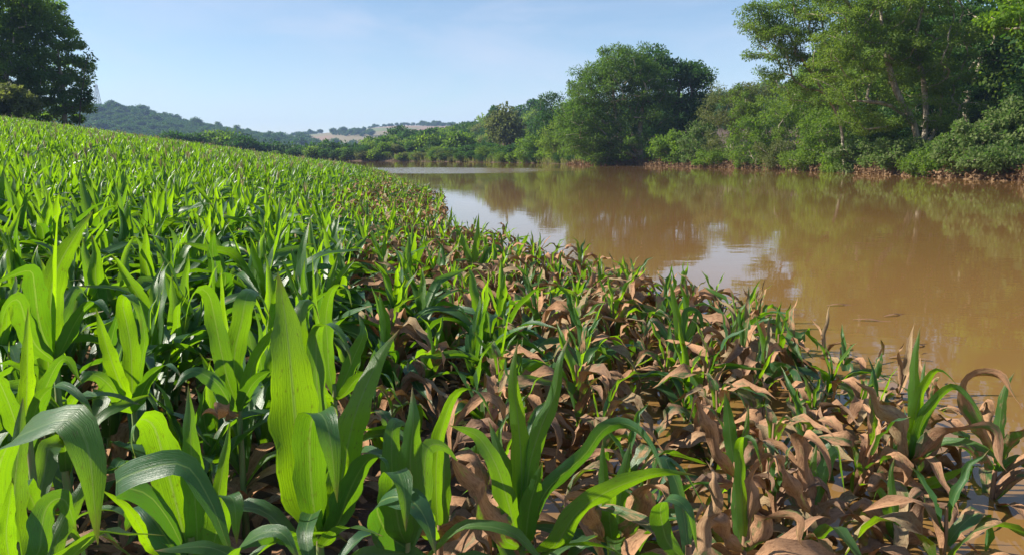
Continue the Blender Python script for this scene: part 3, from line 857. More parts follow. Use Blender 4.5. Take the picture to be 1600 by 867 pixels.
# tall grass along the shore at the bend
ys = rng.uniform(128, 226, 2600); cx = np.interp(ys, RY, RX); rr = np.abs(rng.normal(0, 1.4, len(ys))) - 0.25
P = np.stack([cx + rr, ys, np.maximum(H(cx + rr, ys), -.05)], 1)
D = nrm(np.stack([rng.normal(0, .25, len(ys)), rng.normal(0, .25, len(ys)), np.ones(len(ys))], 1))
V, F = leaf_quads(P, D, rand_dir(rng, len(ys)), rng.uniform(.6, 1.7, len(ys)), np.full(len(ys), .12))
tag(put('shore_grass', mesh_of('shore_grass', V, F, M['f_reed'], None, {'tint': ('FACE', rng.random(len(ys)))}, False)),
    'tall yellowish grass along the shore at the river bend', 'grass', None, 'stuff')

# ------------------------------------------------------------------ corn
def blade(P, S, w, across=5, fold=0.25, wave=0.0, freq=3.0, ph=0.0, tone=4):
    """leaf blade: centre line P, side vectors S, half widths w"""
    n = len(P)
    T = nrm(np.gradient(P, axis=0)); N = nrm(np.cross(T, S))
    us = np.linspace(-1, 1, across)
    t = np.linspace(0, 1, n)
    V = np.zeros((n, across, 3))
    for j, u in enumerate(us):
        off = fold * abs(u) ** 1.4 * w + wave * abs(u) ** 2 * np.sin(freq * 2 * pi * t + ph + (1.7 if u > 0 else 0)) * w * np.sin(pi * np.clip(t * 1.1, 0, 1))
        ed = 1 + 0.07 * abs(u) * (np.sin(t * 23 + ph * 3 + u) + np.sin(t * 41 + ph * 5 - 2 * u))
        off = off + wave * 0.25 * w * np.sin(freq * 5.3 * t + ph * 2 + u * 2.2) * abs(u)
        V[:, j] = P + S * (w * ed * u * (1 - 0.15 * fold * abs(u)))[:, None] + N * off[:, None]
    uv = np.stack([np.tile((us + 1) / 2 * 0.96 + 0.02 + tone, (n, 1)), np.tile(t[:, None], (1, across))], -1)
    return V.reshape(-1, 3), grid_faces(n, across)[:, ::-1], uv.reshape(-1, 2)

def width_profile(t, W, base=0.55, peak=0.38):
    up = base + (1 - base) * np.sin(np.clip(t / peak, 0, 1) * pi / 2)
    dn = np.where(t > peak, np.clip(1 - ((t - peak) / (1 - peak)) ** 1.75, 0, 1), 1)
    return W * np.maximum(up * dn, 0.012)

def rot_about(S, T, a):
    a = np.asarray(a)[:, None]
    return S * np.cos(a) + np.cross(T, S) * np.sin(a)

def free_leaf(rng, h, az, L, W, e0, bend, kink=None, roll=(0, 0), n=12, across=5, sway=0.0, zmin=0.02, fold=0.3, wave=0.12, base=0.6, tone=None):
    if tone is None: tone = int(rng.integers(1, 7))
    t = np.linspace(0, 1, n + 1)
    if kink is None:
        e = e0 - bend * t ** 1.5
    else:
        e = e0 - bend * (0.75 / (1 + np.exp(-(t - kink) * 20)) + 0.25 * t)
    a = az + sway * t ** 1.5
    d = np.stack([np.cos(a) * np.cos(e), np.sin(a) * np.cos(e), np.sin(e)], 1)
    P = np.zeros((n + 1, 3)); P[0] = (0, 0, h)
    P[1:] = P[0] + np.cumsum((d[1:] + d[:-1]) * 0.5, 0) * (L / n)
    P[:, 2] = np.maximum(P[:, 2], zmin + 0.01 * np.sin(t * 9 + h * 50))
    P[:, :2] += np.array((cos(az), sin(az))) * 0.012
    q = az * 3 + L * 40
    P += 0.007 * np.stack([np.sin(t * 14 + q), np.sin(t * 12 + q * 1.7), np.sin(t * 17 + q * .6)], 1) * t[:, None]
    T = nrm(np.gradient(P, axis=0))
    S = np.stack([-np.sin(a), np.cos(a), 0 * a], 1)
    S = nrm(S - T * np.sum(S * T, 1, keepdims=True))
    S = rot_about(S, T, roll[0] * t + roll[1] * t * t)
    return blade(P, S, width_profile(t, W, base), across, fold, wave, rng.uniform(2, 4), rng.uniform(0, 6), tone)

def corn_pieces(rng, kind, n=12, across=5, nl=None):
    """[(part name, V, F, uv, mud)] of one plant, foot at the origin"""
    out = []
    D = RAD
    if kind == 'green':
        hs = rng.uniform(0.34, 0.48); nl = nl or rng.integers(9, 13)
        for i in range(nl):
            f = i / (nl - 1)
            az = i * pi + rng.normal(0, 0.35)
            h = 0.03 + (hs - 0.03) * f ** 0.9
            L = (0.42 + 0.30 * sin(pi * min(1, f * 0.9 + 0.15))) * rng.uniform(0.85, 1.15)
            W = (0.030 + 0.021 * sin(pi * min(1, f * 0.8 + 0.2))) * rng.uniform(0.85, 1.15)
            if i < 2:
                mud = rng.uniform(0.6, 1.1); e0 = D(rng.uniform(25, 50)); bend = D(rng.uniform(90, 130)); kink = 0.35
            elif i >= nl - 3:
                mud = 0.0; e0 = D(rng.uniform(76, 88)); bend = D(rng.uniform(4, 38)); kink = None
            else:
                mud = max(0, rng.uniform(-0.3, 0.25)); e0 = D(rng.uniform(52, 74)); bend = D(rng.uniform(60, 140)); kink = rng.choice([None, rng.uniform(0.35, 0.6)])
            out.append(('leaf', *free_leaf(rng, h, az, L, W, e0, bend, kink, (rng.normal(0, .5), rng.normal(0, .6)), n, across, rng.normal(0, .3), 0.03, rng.uniform(.2, .55), rng.uniform(.08, .28), 0.6, int(np.clip(rng.normal(1.2 + 4.6 * f ** 1.5, 1.3), 0, 7))), mud))
        smud = 0.3
    elif kind == 'mud':
        hs = rng.uniform(0.32, 0.46); nl = nl or rng.integers(9, 12); green_top = rng.random() < 0.62
        for i in range(nl):
            f = i / (nl - 1)
            az = i * pi + rng.normal(0, 0.45)
            h = 0.04 + (hs - 0.04) * f
            L = (0.31 + 0.20 * sin(pi * min(1, f * 0.85 + 0.15))) * rng.uniform(0.8, 1.15)
            W = (0.026 + 0.018 * sin(pi * min(1, f * 0.8 + 0.2))) * rng.uniform(0.8, 1.1)
            if i >= nl - 2:
                mud = rng.uniform(-0.1, 0.6) if green_top else rng.uniform(0.3, 0.8); e0 = D(rng.uniform(74, 88)); bend = D(rng.uniform(5, 60) if green_top else rng.uniform(60, 150)); kink = None if green_top else 0.45; W *= 0.7; L *= .9
            else:
                mud = rng.choice([rng.uniform(0.3, 0.65), rng.uniform(.75, 1.2), rng.uniform(.75, 1.2), rng.uniform(0.55, 1.25), rng.uniform(.6, 1.2)]); e0 = D(rng.uniform(50, 82)); bend = D(rng.uniform(85, 165)); kink = rng.uniform(0.28, 0.58)
            out.append(('leaf', *free_leaf(rng, h, az, L, W, e0, bend, kink, (rng.normal(0, .6), rng.normal(0, .9)), n, across, rng.normal(0, .5), 0.06, rng.uniform(.1, .9), rng.uniform(.3, .7), 0.6, int(rng.integers(0, 8))), mud))
        smud = 0.75
    else:   # half drowned, thin and ragged at the water
        hs = rng.uniform(0.25, 0.34); nl = nl or rng.integers(5, 8)
        for i in range(nl):
            f = i / (nl - 1); az = i * pi + rng.normal(0, 0.6); h = 0.12 + (hs - .12) * f
            L = rng.uniform(0.25, 0.45); W = rng.uniform(0.012, 0.030)
            up = i >= nl - 2
            e0 = D(rng.uniform(70, 88) if up else rng.uniform(35, 75)); bend = D(rng.uniform(5, 40) if up else rng.uniform(60, 160))
            out.append(('leaf', *free_leaf(rng, h, az, L, W, e0, bend, None if up else rng.uniform(.25, .5), (rng.normal(0, 1), rng.normal(0, 1.5)), n, across, rng.normal(0, .5), 0.22, rng.uniform(.2, .7), rng.uniform(.2, .4)), rng.uniform(.1, 1.1)))
        smud = 0.9
    z = np.linspace(-0.05, hs + 0.06, 6)
    Vs, Fs = tube(np.stack([0.004 * np.sin(z * 30), 0.004 * np.cos(z * 23), z], 1), np.interp(z, [-.05, 0.1, hs + .06], [0.014, 0.013, 0.006]), 7)
    out.append(('stalk', Vs, Fs, np.zeros((len(Vs), 2)), smud))
    return out

def mud_along(uv, mud):
    # the foot of a leaf stays greener than its bent-over top
    return mud - np.where(mud > 0.5, 0.17, 0.27) * (1 - smooth01(0.08, 0.42, uv[:, 1]))

def piece_mesh(p):
    nm, V, F, uv, mud = p
    return mesh_of(nm, V, F, M['stalk'] if nm == 'stalk' else M['leaf'], uv, {'mud': ('POINT', mud_along(uv, mud) if nm == 'leaf' else np.full(len(V), mud))})

def corn_tassel(rng, z):
    b = Bag()
    for i in range(7):
        a = rng.uniform(0, 6.28); e = rng.uniform(.9, 1.5) if i else 1.56
        L = rng.uniform(.1, .17)
        d = np.array((cos(a) * cos(e), sin(a) * cos(e), sin(e)))
        b.add(*tube([np.array((0, 0, z)), np.array((0, 0, z + .03)) + d * L * .5, np.array((0, 0, z + .03)) + d * L], [.004, .006, .003], 4))
    return b

# hero plants: every leaf given by points along its midrib (photograph pixel, metres nearer + or farther -), half width in pixels
heroes = []
def hero(label, foot_px, Y, leaves, stalk_top=None, group=None):
    heroes.append((label, foot_px, Y, leaves, stalk_top, group))

def L_(pts, w, mud=0.0, tw=(0, 0), fold=0.3, base=0.72, peak=0.40, wave=0.14, blunt=False, tone=None):
    return dict(pts=pts, w=w, mud=mud, tw=tw, fold=fold, base=base, peak=peak, wave=wave, blunt=blunt, tone=tone)

hero('tall corn plant with wide glowing upright leaves left of centre', 500, 1.75, [
    L_([(486, 850), (470, 740), (461, 650), (453, 560), (445, 490, -.02), (434, 425, -.04)], 45, tw=(3, 6), fold=.14, base=.75, peak=.45, tone=6),
    L_([(490, 760, -.04), (482, 640, -.06), (472, 560, -.07), (468, 500, -.07), (476, 470, -.1), (492, 474, -.13), (500, 505, -.16)], 20, tw=(-20, 10), fold=.4),
    L_([(510, 800, -.03), (498, 650, -.05), (494, 560, -.07), (498, 512, -.08), (522, 510, -.06), (543, 545, -.02), (549, 570, .0)], 22, tw=(10, 40), fold=.3),
    L_([(515, 850), (532, 760, .02), (550, 665, .02), (570, 608), (598, 548, -.05), (624, 514, -.1)], 28, tw=(30, -30), fold=.35),
    L_([(495, 850, .03), (486, 750, .06), (484, 680, .09), (492, 646, .12), (508, 655, .17), (518, 700, .2), (527, 785, .2)], 30, tw=(0, 25), fold=.25, base=.7),
    L_([(520, 850, .0), (545, 770, .05), (575, 718, .08), (602, 722, .1), (606, 760, .1)], 27, tw=(25, 30)),
    L_([(480, 855, .05), (440, 835, .12), (400, 845, .18), (365, 862, .2)], 16, tw=(40, 30)),
    L_([(495, 862, .02), (530, 828, .1), (560, 826, .15), (600, 838, .2)], 17, tw=(40, 60)),
])
hero('corn plant with slim spear and broad grey-green arching leaf right of the glowing one', 640, 1.72, [
    L_([(640, 860), (644, 790), (641, 720), (646, 655), (644, 604, -.03)], 24, tw=(10, 0), fold=.45),
    L_([(625, 870, .04), (590, 800, .1), (605, 778, .14), (640, 780, .18), (665, 810, .2), (682, 868, .22)], 31, tw=(35, 40), fold=.2, base=.75),
    L_([(630, 860, -.02), (615, 760, -.03), (612, 690, -.05), (618, 660, -.07), (636, 662, -.12), (650, 690, -.15)], 20, tw=(0, 20)),
    L_([(632, 870, .06), (618, 790, .1), (614, 745, .12), (622, 738, .16), (632, 770, .2), (634, 830, .22)], 27, tw=(0, 10), base=.8),
    L_([(652, 850, -.05), (662, 770, -.1), (668, 700, -.14), (700, 700, -.2), (722, 735, -.2)], 20, tw=(10, 40)),
])
hero('corn plant with V of two bright upright leaves standing among muddy leaves, centre right', 812, 1.95, [
    L_([(812, 850), (815, 740), (809, 650), (801, 590), (809, 532, -.02)], 21, tw=(8, 0), fold=.35),
    L_([(818, 850), (826, 738), (842, 676), (866, 616), (875, 562), (889, 526, -.04)], 20, tw=(15, -20), fold=.35),
    L_([(812, 860, .02), (790, 770, .05), (772, 720, .06), (745, 680, .06), (702, 664, .1)], 25, tw=(30, 30), fold=.2),
    L_([(815, 860, -.03), (796, 750, -.04), (778, 700, -.05), (763, 655, -.08)], 20, tw=(10, 0)),
    L_([(806, 868, .04), (775, 820, .08), (748, 768, .1), (704, 716, .15)], 27, mud=.72, tw=(10, 20), fold=.15),
    L_([(822, 860, .02), (850, 772, .0), (912, 712, -.02), (942, 672, -.03), (974, 661, -.03), (1012, 688, .02), (1045, 760, .08)], 20, tw=(40, 20), fold=.35, base=.7),
    L_([(840, 900, .12), (866, 858, .14), (898, 805, .14), (940, 772, .12), (990, 750, .1), (1034, 738, .08), (1088, 742, .1)], 27, tw=(35, 50), fold=.3),
    L_([(820, 862, .03), (826, 800, .06), (836, 760, .08), (848, 720, .1)], 22, tw=(0, 0)),
])
hero('corn plant with a single dark arching leaf just left of the V shaped bright one', 690, 1.95, [
    L_([(684, 850), (682, 720), (698, 645), (718, 611), (748, 615, .04), (772, 660, .08)], 18, tw=(20, 35), fold=.3),
    L_([(690, 850, -.04), (694, 740, -.05), (690, 690, -.08), (686, 640, -.12)], 16),
    L_([(680, 860, .05), (660, 790, .1), (640, 760, .12), (620, 790, .16)], 20, mud=.5, tw=(10, 50)),
    L_([(695, 860, .04), (715, 820, .08), (745, 830, .12), (760, 866, .14)], 24, mud=.95, tw=(20, 60)),
])
hero('short bright corn plant with muddy outer leaves between the V plant and the bent leaf', 960, 2.15, [
    L_([(966, 850), (968, 790), (976, 735), (985, 690, -.02)], 20, tw=(5, 10), fold=.3),
    L_([(955, 850, -.03), (946, 780, -.04), (942, 720, -.05), (942, 684, -.06)], 14),
    L_([(970, 860, .05), (1000, 790, .1), (1012, 762, .12), (1032, 775, .16), (1044, 820, .18)], 24, mud=.7, tw=(10, 30)),
    L_([(950, 860, .05), (930, 800, .1), (905, 775, .14), (880, 800, .18)], 22, mud=.85, tw=(10, 50)),
    L_([(960, 866, .05), (952, 800, .08), (965, 760, .1), (990, 775, .14)], 20, mud=.25, tw=(10, 40)),
])
hero('corn plant with a glossy blue-green leaf curling over at the bottom, right of centre', 1075, 1.85, [
    L_([(1050, 880, .0), (1032, 800, .04), (1048, 779, .08), (1075, 798, .1), (1090, 862, .12)], 20, tw=(20, 40)),
    L_([(1080, 880), (1062, 770, -.05), (1040, 715, -.08), (1070, 735, -.1), (1105, 800, -.1)], 16, mud=.1, tw=(20, 60)),
    L_([(1090, 890, -.03), (1110, 800, -.05), (1120, 750, -.05), (1100, 720, -.1)], 16, mud=.8),
])
hero('tall green-topped corn plant with mud coated arms at the water edge, far right', 1424, 3.15, [
    L_([(1424, 720), (1428, 640), (1429, 565), (1438, 509, -.02)], 12, tw=(10, 0), fold=.4),
    L_([(1428, 720, -.04), (1438, 620, -.06), (1446, 560, -.1)], 9),
    L_([(1424, 730, .05), (1432, 640, .1), (1448, 596, .12), (1468, 578, .14), (1500, 605, .2)], 15, tw=(20, 40)),
    L_([(1424, 740, .05), (1440, 660, .1), (1468, 620, .14), (1492, 604, .16), (1520, 630, .2), (1540, 660, .22)], 15, mud=.2, tw=(30, 40)),
    L_([(1424, 750, .05), (1450, 700, .12), (1508, 668, .2), (1552, 680, .24), (1572, 735, .26)], 18, mud=.66, tw=(40, 40)),
    L_([(1424, 740, .05), (1405, 665, .12), (1378, 636, .14), (1342, 592, .2)], 17, mud=.85, tw=(30, 30)),
    L_([(1424, 770, .05), (1470, 750, .14), (1512, 728, .2)], 15, mud=.3, tw=(30, 50)),
    L_([(1422, 770, .05), (1390, 752, .14), (1346, 764, .2)], 19, mud=.85, tw=(30, 50)),
    L_([(1426, 770, .0), (1470, 755, .0), (1506, 778, .0), (1520, 830, .0)], 17, mud=.8, tw=(30, 50)),
    L_([(1422, 730, -.05), (1395, 650, -.12), (1370, 640, -.2), (1350, 680, -.22)], 16, mud=.7, tw=(10, 50)),
])
hero('last corn plant on the right, muddy, bowing over the open water', 1560, 3.1, [
    L_([(1558, 720), (1562, 660), (1570, 610), (1586, 580)], 11, mud=.3),
    L_([(1558, 720, .03), (1520, 640, .08), (1510, 598, .1), (1530, 580, .12), (1564, 590, .16), (1600, 640, .2)], 16, mud=.72, tw=(30, 30)),
    L_([(1558, 730, .03), (1585, 690, .1), (1620, 672, .16), (1650, 690, .2)], 16, mud=.5, tw=(40, 50)),
    L_([(1558, 735, .03), (1530, 705, .1), (1500, 700, .16)], 15, mud=.55, tw=(40, 50)),
    L_([(1560, 735, .0), (1590, 720, .0), (1620, 735, .02)], 15, mud=.3, tw=(40, 50)),
    L_([(1556, 720, -.04), (1545, 650, -.08), (1540, 628, -.1), (1520, 650, -.14)], 12, mud=.8),
])
hero('nearest corn plant in the lower left corner with one huge dark drooping leaf', 60, 1.25, [
    L_([(20, 900, -.05), (-6, 780, .0), (10, 700, .05), (60, 668, .1), (112, 655, .12), (138, 700, .14), (146, 770, .15), (153, 850, .15)], 42, tw=(25, 60), fold=.15, base=.75, peak=.5),
    L_([(40, 900, -.04), (22, 800, -.06), (30, 690, -.1), (36, 620, -.14)], 24),
    L_([(60, 900, .0), (70, 800, -.05), (100, 780, -.08), (120, 830, -.1)], 24, tw=(20, 40)),
    L_([(70, 900, -.05), (95, 830, -.1), (120, 780, -.14), (150, 720, -.2)], 18),
    L_([(20, 900, .02), (10, 840, .05), (14, 790, .07), (20, 745, .08)], 16),
])
hero('corn plant near the lower left with a long silvery leaf arching over to the right', 300, 1.55, [
    L_([(250, 880, .0), (205, 800, .06), (158, 764, .1)], 12, tw=(30, 40)),
    L_([(318, 900, .0), (240, 780, .04), (180, 757, .1), (235, 730, .14), (290, 727, .15), (325, 775, .16), (348, 830, .17), (368, 890, .18)], 25, tw=(40, 40), fold=.2, base=.35, peak=.5),
    L_([(312, 890), (306, 800), (298, 690), (294, 600, -.03)], 21, tw=(5, 0), fold=.4),
    L_([(300, 890, -.02), (276, 790, .0), (252, 700, .02), (238, 662, .04), (216, 656, .08), (206, 690, .1), (214, 720, .1)], 32, tw=(0, 20), fold=.2, base=.8, peak=.5),
    L_([(322, 890, -.05), (338, 790, -.06), (352, 710, -.08), (360, 655, -.1)], 15),
    L_([(325, 890, .05), (345, 800, .08), (350, 775, .1), (366, 785, .14), (370, 850, .15)], 24, tw=(0, 30), base=.8),
    L_([(290, 890, .02), (240, 810, .0), (215, 790, -.05), (196, 830, -.1)], 28, tw=(10, 40)),
])
hero('broad rounded grey-green corn leaf plant at the bottom edge, left of centre', 400, 1.3, [
    L_([(380, 960, .0), (360, 880, .03), (395, 840, .06), (440, 832, .08), (470, 880, .1)], 28, tw=(25, 60), fold=.2),
    L_([(400, 960, .0), (380, 890, -.03), (330, 855, -.02), (240, 860, .02)], 22, tw=(40, 50)),
])
hero('corn plant with one tall glowing leaf swept right, at the left edge', 82, 2.3, [
    L_([(80, 560), (80, 470), (88, 425), (114, 375), (145, 330, -.03)], 25, tw=(10, -10), fold=.25, base=.7),
    L_([(86, 560, .03), (88, 470, .04), (89, 390, .04), (91, 318, .03)], 12, tw=(75, 80), fold=.6),
    L_([(76, 560, .03), (60, 495, .06), (54, 448, .1), (48, 424, .14), (20, 430, .18), (-15, 448, .2)], 25, tw=(5, 30), base=.8, fold=.2),
    L_([(74, 570, .04), (46, 520, .1), (30, 470, .16), (10, 480, .2), (0, 520, .22)], 22, tw=(10, 40)),
    L_([(90, 565, .02), (120, 500, .06), (150, 470, .1), (175, 500, .14)], 18, tw=(30, 50)),
    L_([(86, 575, -.04), (95, 500, -.1), (120, 450, -.16), (140, 470, -.2)], 18),
])
hero('slim upright corn plant in front of the left edge plant', 42, 1.95, [
    L_([(40, 700), (42, 610), (43, 540), (44, 478, -.02)], 15, fold=.4),
    L_([(44, 700, -.03), (70, 610, -.05), (100, 560, -.08), (128, 600, -.1)], 18, tw=(20, 40)),
    L_([(38, 700, .04), (10, 620, .1), (-10, 590, .16), (-40, 620, .2)], 20, tw=(20, 40)),
    L_([(42, 700, .05), (60, 630, .1), (90, 602, .14), (125, 620, .18), (150, 660, .2)], 18, tw=(40, 40)),
])
hero('stout corn plant with wide square-topped leaves behind the tall glowing one', 372, 2.55, [
    L_([(370, 640), (366, 560), (378, 500), (384, 468, -.01), (392, 455, -.06), (408, 462, -.12), (424, 500, -.16)], 22, tw=(0, 15), base=.75, fold=.18, peak=.5),
    L_([(366, 640, .02), (346, 550, .04), (334, 490, .05), (326, 460, .08), (310, 452, .12), (296, 475, .15), (288, 515, .16)], 20, tw=(5, 20), base=.7, fold=.2),
    L_([(372, 640, -.03), (358, 540, -.04), (350, 470, -.05), (345, 410, -.06)], 12, fold=.6, tw=(40, 60)),
    L_([(376, 640, .02), (400, 560, .04), (424, 520, .06), (445, 495, .08)], 16, tw=(30, 40)),
    L_([(372, 650, .05), (395, 600, .1), (430, 580, .14), (455, 610, .18)], 18, tw=(30, 50)),
    L_([(368, 650, .05), (340, 600, .1), (300, 580, .14), (270, 610, .18)], 18, tw=(30, 50)),
    L_([(366, 655, .05), (350, 640, .12), (320, 650, .2)], 14, mud=.8, tw=(30, 50)),
])
hero('corn plant with folded leaf curl between the slim and the square-topped plants', 205, 2.6, [
    L_([(206, 640), (205, 550), (198, 505), (192, 474, .02), (200, 460, .05), (214, 480, .08), (222, 520, .1)], 18, tw=(0, 10), base=.8, fold=.2),
    L_([(206, 640, -.03), (222, 560, -.05), (226, 520, -.06), (214, 465, -.08), (200, 470, -.1)], 10, tw=(30, 40)),
    L_([(204, 640, .03), (180, 580, .08), (160, 520, .1), (150, 480, .1)], 16),
    L_([(206, 650, .04), (235, 590, .1), (262, 570, .14), (285, 590, .18)], 17, tw=(30, 50)),
    L_([(204, 650, .04), (170, 600, .1), (140, 585, .14), (110, 610, .18)], 18, tw=(30, 50)),
])
hero('corn plant with a pale leaf bowed over like a hook, above the glowing plant', 525, 2.75, [
    L_([(515, 620), (512, 540), (510, 490), (520, 452, .02), (540, 447, .05), (550, 480, .07)], 16, tw=(20, 30), fold=.2),
    L_([(520, 620, -.03), (500, 520, -.04), (492, 450, -.05), (488, 395, -.06)], 9, fold=.5, tw=(50, 60)),
    L_([(528, 620, .0), (552, 560, .0), (568, 520, .0), (560, 490, -.04)], 16, tw=(10, 20)),
    L_([(530, 630, .03), (560, 590, .08), (600, 585, .12), (620, 620, .15)], 15, tw=(30, 50)),
    L_([(520, 630, .03), (480, 590, .08), (455, 595, .12)], 15, tw=(30, 50)),
])
hero('bright green spear of corn rising from the brown patch near the far water', 747, 8.2, [
    L_([(745, 440), (742, 400), (746, 365), (748, 333)], 7, fold=.3),
    L_([(746, 440), (732, 400), (722, 372), (712, 360), (700, 370)], 7),
    L_([(748, 440), (760, 400), (776, 385), (788, 400)], 7),
    L_([(748, 440), (752, 410), (765, 380)], 6),
    L_([(745, 442), (728, 420), (712, 430)], 6, mud=.8), L_([(747, 442), (768, 425), (780, 440)], 6, mud=.8),
])
hero('single green corn plant standing out above muddy leaves right of centre', 1062, 4.7, [
    L_([(1062, 560), (1058, 500), (1050, 455), (1046, 432)], 8, fold=.4),
    L_([(1064, 560), (1070, 500), (1075, 485), (1092, 490), (1100, 520)], 9, tw=(20, 40)),
    L_([(1062, 560), (1082, 510), (1090, 480)], 9),
    L_([(1062, 565), (1040, 520), (1020, 500), (1005, 530)], 9, mud=.4, tw=(20, 40)),
    L_([(1064, 565), (1090, 530), (1115, 515), (1130, 545)], 10, mud=.75, tw=(20, 40)),
    L_([(1060, 570), (1030, 560), (1015, 580)], 10, mud=.9, tw=(20, 40)),
])
hero('corn plant with one stiff speckled upright leaf among the muddy ones, lower right', 1145, 2.75, [
    L_([(1150, 740), (1142, 690), (1138, 650), (1132, 610)], 15, mud=.18, tw=(0, 0), fold=.15),
    L_([(1152, 745), (1165, 680), (1170, 630)], 8, mud=.4),
    L_([(1150, 750, .03), (1120, 700, .08), (1100, 640, .1), (1085, 625, .12), (1078, 660, .15)], 14, mud=.8, tw=(0, 40)),
    L_([(1150, 750, .03), (1180, 700, .08), (1195, 690, .12), (1205, 740, .15)], 15, mud=.75, tw=(0, 40)),
    L_([(1150, 760, .03), (1110, 745, .1), (1080, 760, .14)], 15, mud=.9, tw=(30, 40)),
    L_([(1150, 760, .03), (1185, 745, .1), (1215, 765, .14)], 15, mud=.9, tw=(30, 40)),
])
hero('corn plant with a green flag leaf folded over between brown leaves, bottom right', 1160, 2.2, [
    L_([(1165, 860), (1158, 760), (1155, 700), (1162, 682, .04), (1178, 690, .08), (1190, 730, .1)], 13, tw=(10, 30)),
    L_([(1158, 860, -.02), (1150, 790, -.03), (1148, 740, -.04)], 12, mud=.3),
    L_([(1170, 860), (1172, 790), (1182, 735), (1205, 715, .04), (1228, 745, .08)], 17, mud=.9, tw=(10, 40)),
    L_([(1160, 870, .03), (1120, 810, .1), (1095, 800, .14), (1080, 830, .16)], 17, mud=.85, tw=(10, 40)),
    L_([(1165, 870, .03), (1205, 810, .1), (1240, 815, .14), (1262, 860, .16)], 18, mud=.7, tw=(10, 40)),
])
hero('withered corn plant with thick brown curled leaves near the bottom right', 1268, 2.6, [
    L_([(1266, 800), (1262, 740), (1250, 690), (1262, 680, .03), (1282, 700, .06), (1296, 750, .08)], 17, mud=1.0, tw=(10, 50)),
    L_([(1270, 800, -.02), (1290, 730, -.04), (1310, 705, -.06), (1320, 770, -.08)], 15, mud=.25, tw=(10, 40)),
    L_([(1266, 805, .02), (1230, 740, .06), (1215, 715, .08), (1200, 750, .1)], 15, mud=.85, tw=(10, 40)),
    L_([(1268, 800, -.02), (1270, 735, -.04), (1276, 690, -.06)], 10, mud=.4),
    L_([(1268, 810, .02), (1310, 790, .08), (1340, 810, .12)], 16, mud=.9, tw=(30, 40)),
])

hero('low spread muddy corn plant lying half sunk in the bottom right water', 1400, 2.72, [
    L_([(1400, 850), (1396, 790), (1392, 745), (1398, 712)], 10, mud=.35),
    L_([(1400, 850), (1440, 800, .04), (1475, 792, .08), (1500, 830, .1)], 15, mud=.9, tw=(30, 40)),
    L_([(1400, 850), (1365, 795, .04), (1335, 790, .08), (1312, 835, .1)], 15, mud=.85, tw=(30, 40)),
    L_([(1402, 855), (1450, 838, .06), (1500, 846, .12), (1540, 866, .16)], 16, mud=.95, tw=(40, 50)),
    L_([(1400, 850, -.03), (1418, 790, -.05), (1440, 770, -.08), (1462, 800, -.1)], 12, mud=.6, tw=(10, 40)),
    L_([(1398, 860, .04), (1370, 850, .1), (1340, 866, .14)], 15, mud=.95, tw=(30, 50)),
    L_([(1400, 850, .02), (1384, 785, .05), (1372, 765, .07), (1360, 800, .1)], 11, mud=.2, tw=(10, 40)),
])

def hero_leaf(l, Y):
    pts = [unproj(p[0], p[1], Y - (p[2] if len(p) > 2 else 0.0)) for p in l['pts']]
    n = 28
    P = resample(pts, n)
    t = np.linspace(0, 1, n)
    T = nrm(np.gradient(P, axis=0))
    vd = nrm(P[0] - np.array((0, 0, CAMZ)))
    S = np.zeros_like(P); S[0] = nrm(np.cross(T[0], vd))
    for i in range(1, n):
        s = S[i - 1] - T[i] * np.dot(S[i - 1], T[i]); S[i] = s / max(np.linalg.norm(s), 1e-6)
    a = RAD(l['tw'][0]) * (1 - t) + RAD(l['tw'][1]) * t
    S = rot_about(S, T, a)
    w = width_profile(t, (0.84 if Y < 1.9 or l['mud'] > .5 else 0.72) * l['w'] / FPX * Y, l['base'], l['peak'])
    if l['mud'] > .5:
        q = l['w'] * 1.7 + pts[0][0] * 31
        w = w * 0.85 * (1 + 0.22 * np.sin(t * 15 + q) + 0.12 * np.sin(t * 34 + q * 2))
        cr = 0.013 * np.stack([np.sin(t * 17 + q), np.sin(t * 13 + q * 1.7), np.sin(t * 19 + q * .6)], 1) * (t * (1.1 - t * .3))[:, None]
        P = P + cr
        S = rot_about(S, T, 0.5 * np.sin(t * 11 + q) * t)
    # sheath: narrows onto the stalk
    w = w * np.interp(t, [0, 0.06, 0.16], [0.35, 0.6, 1.0])
    up = (P[-1, 2] - P[0, 2]) / max(1e-6, np.linalg.norm(np.diff(P, axis=0), axis=1).sum())
    tone = l['tone'] if l['tone'] is not None else int(np.clip(1.2 + 4.9 * up + 1.2 * sin(l['w'] * 9 + pts[0][0] * 40) * 1.3, 0, 7))
    V, F, uv = blade(P, S, w, 9, -l['fold'] * (0.8 if l['mud'] < .5 else 2.0), l['wave'] * (1 if l['mud'] < .5 else 2.2), 3.0, Y * 7 + l['w'], tone)
    return V, F, uv, l['mud']

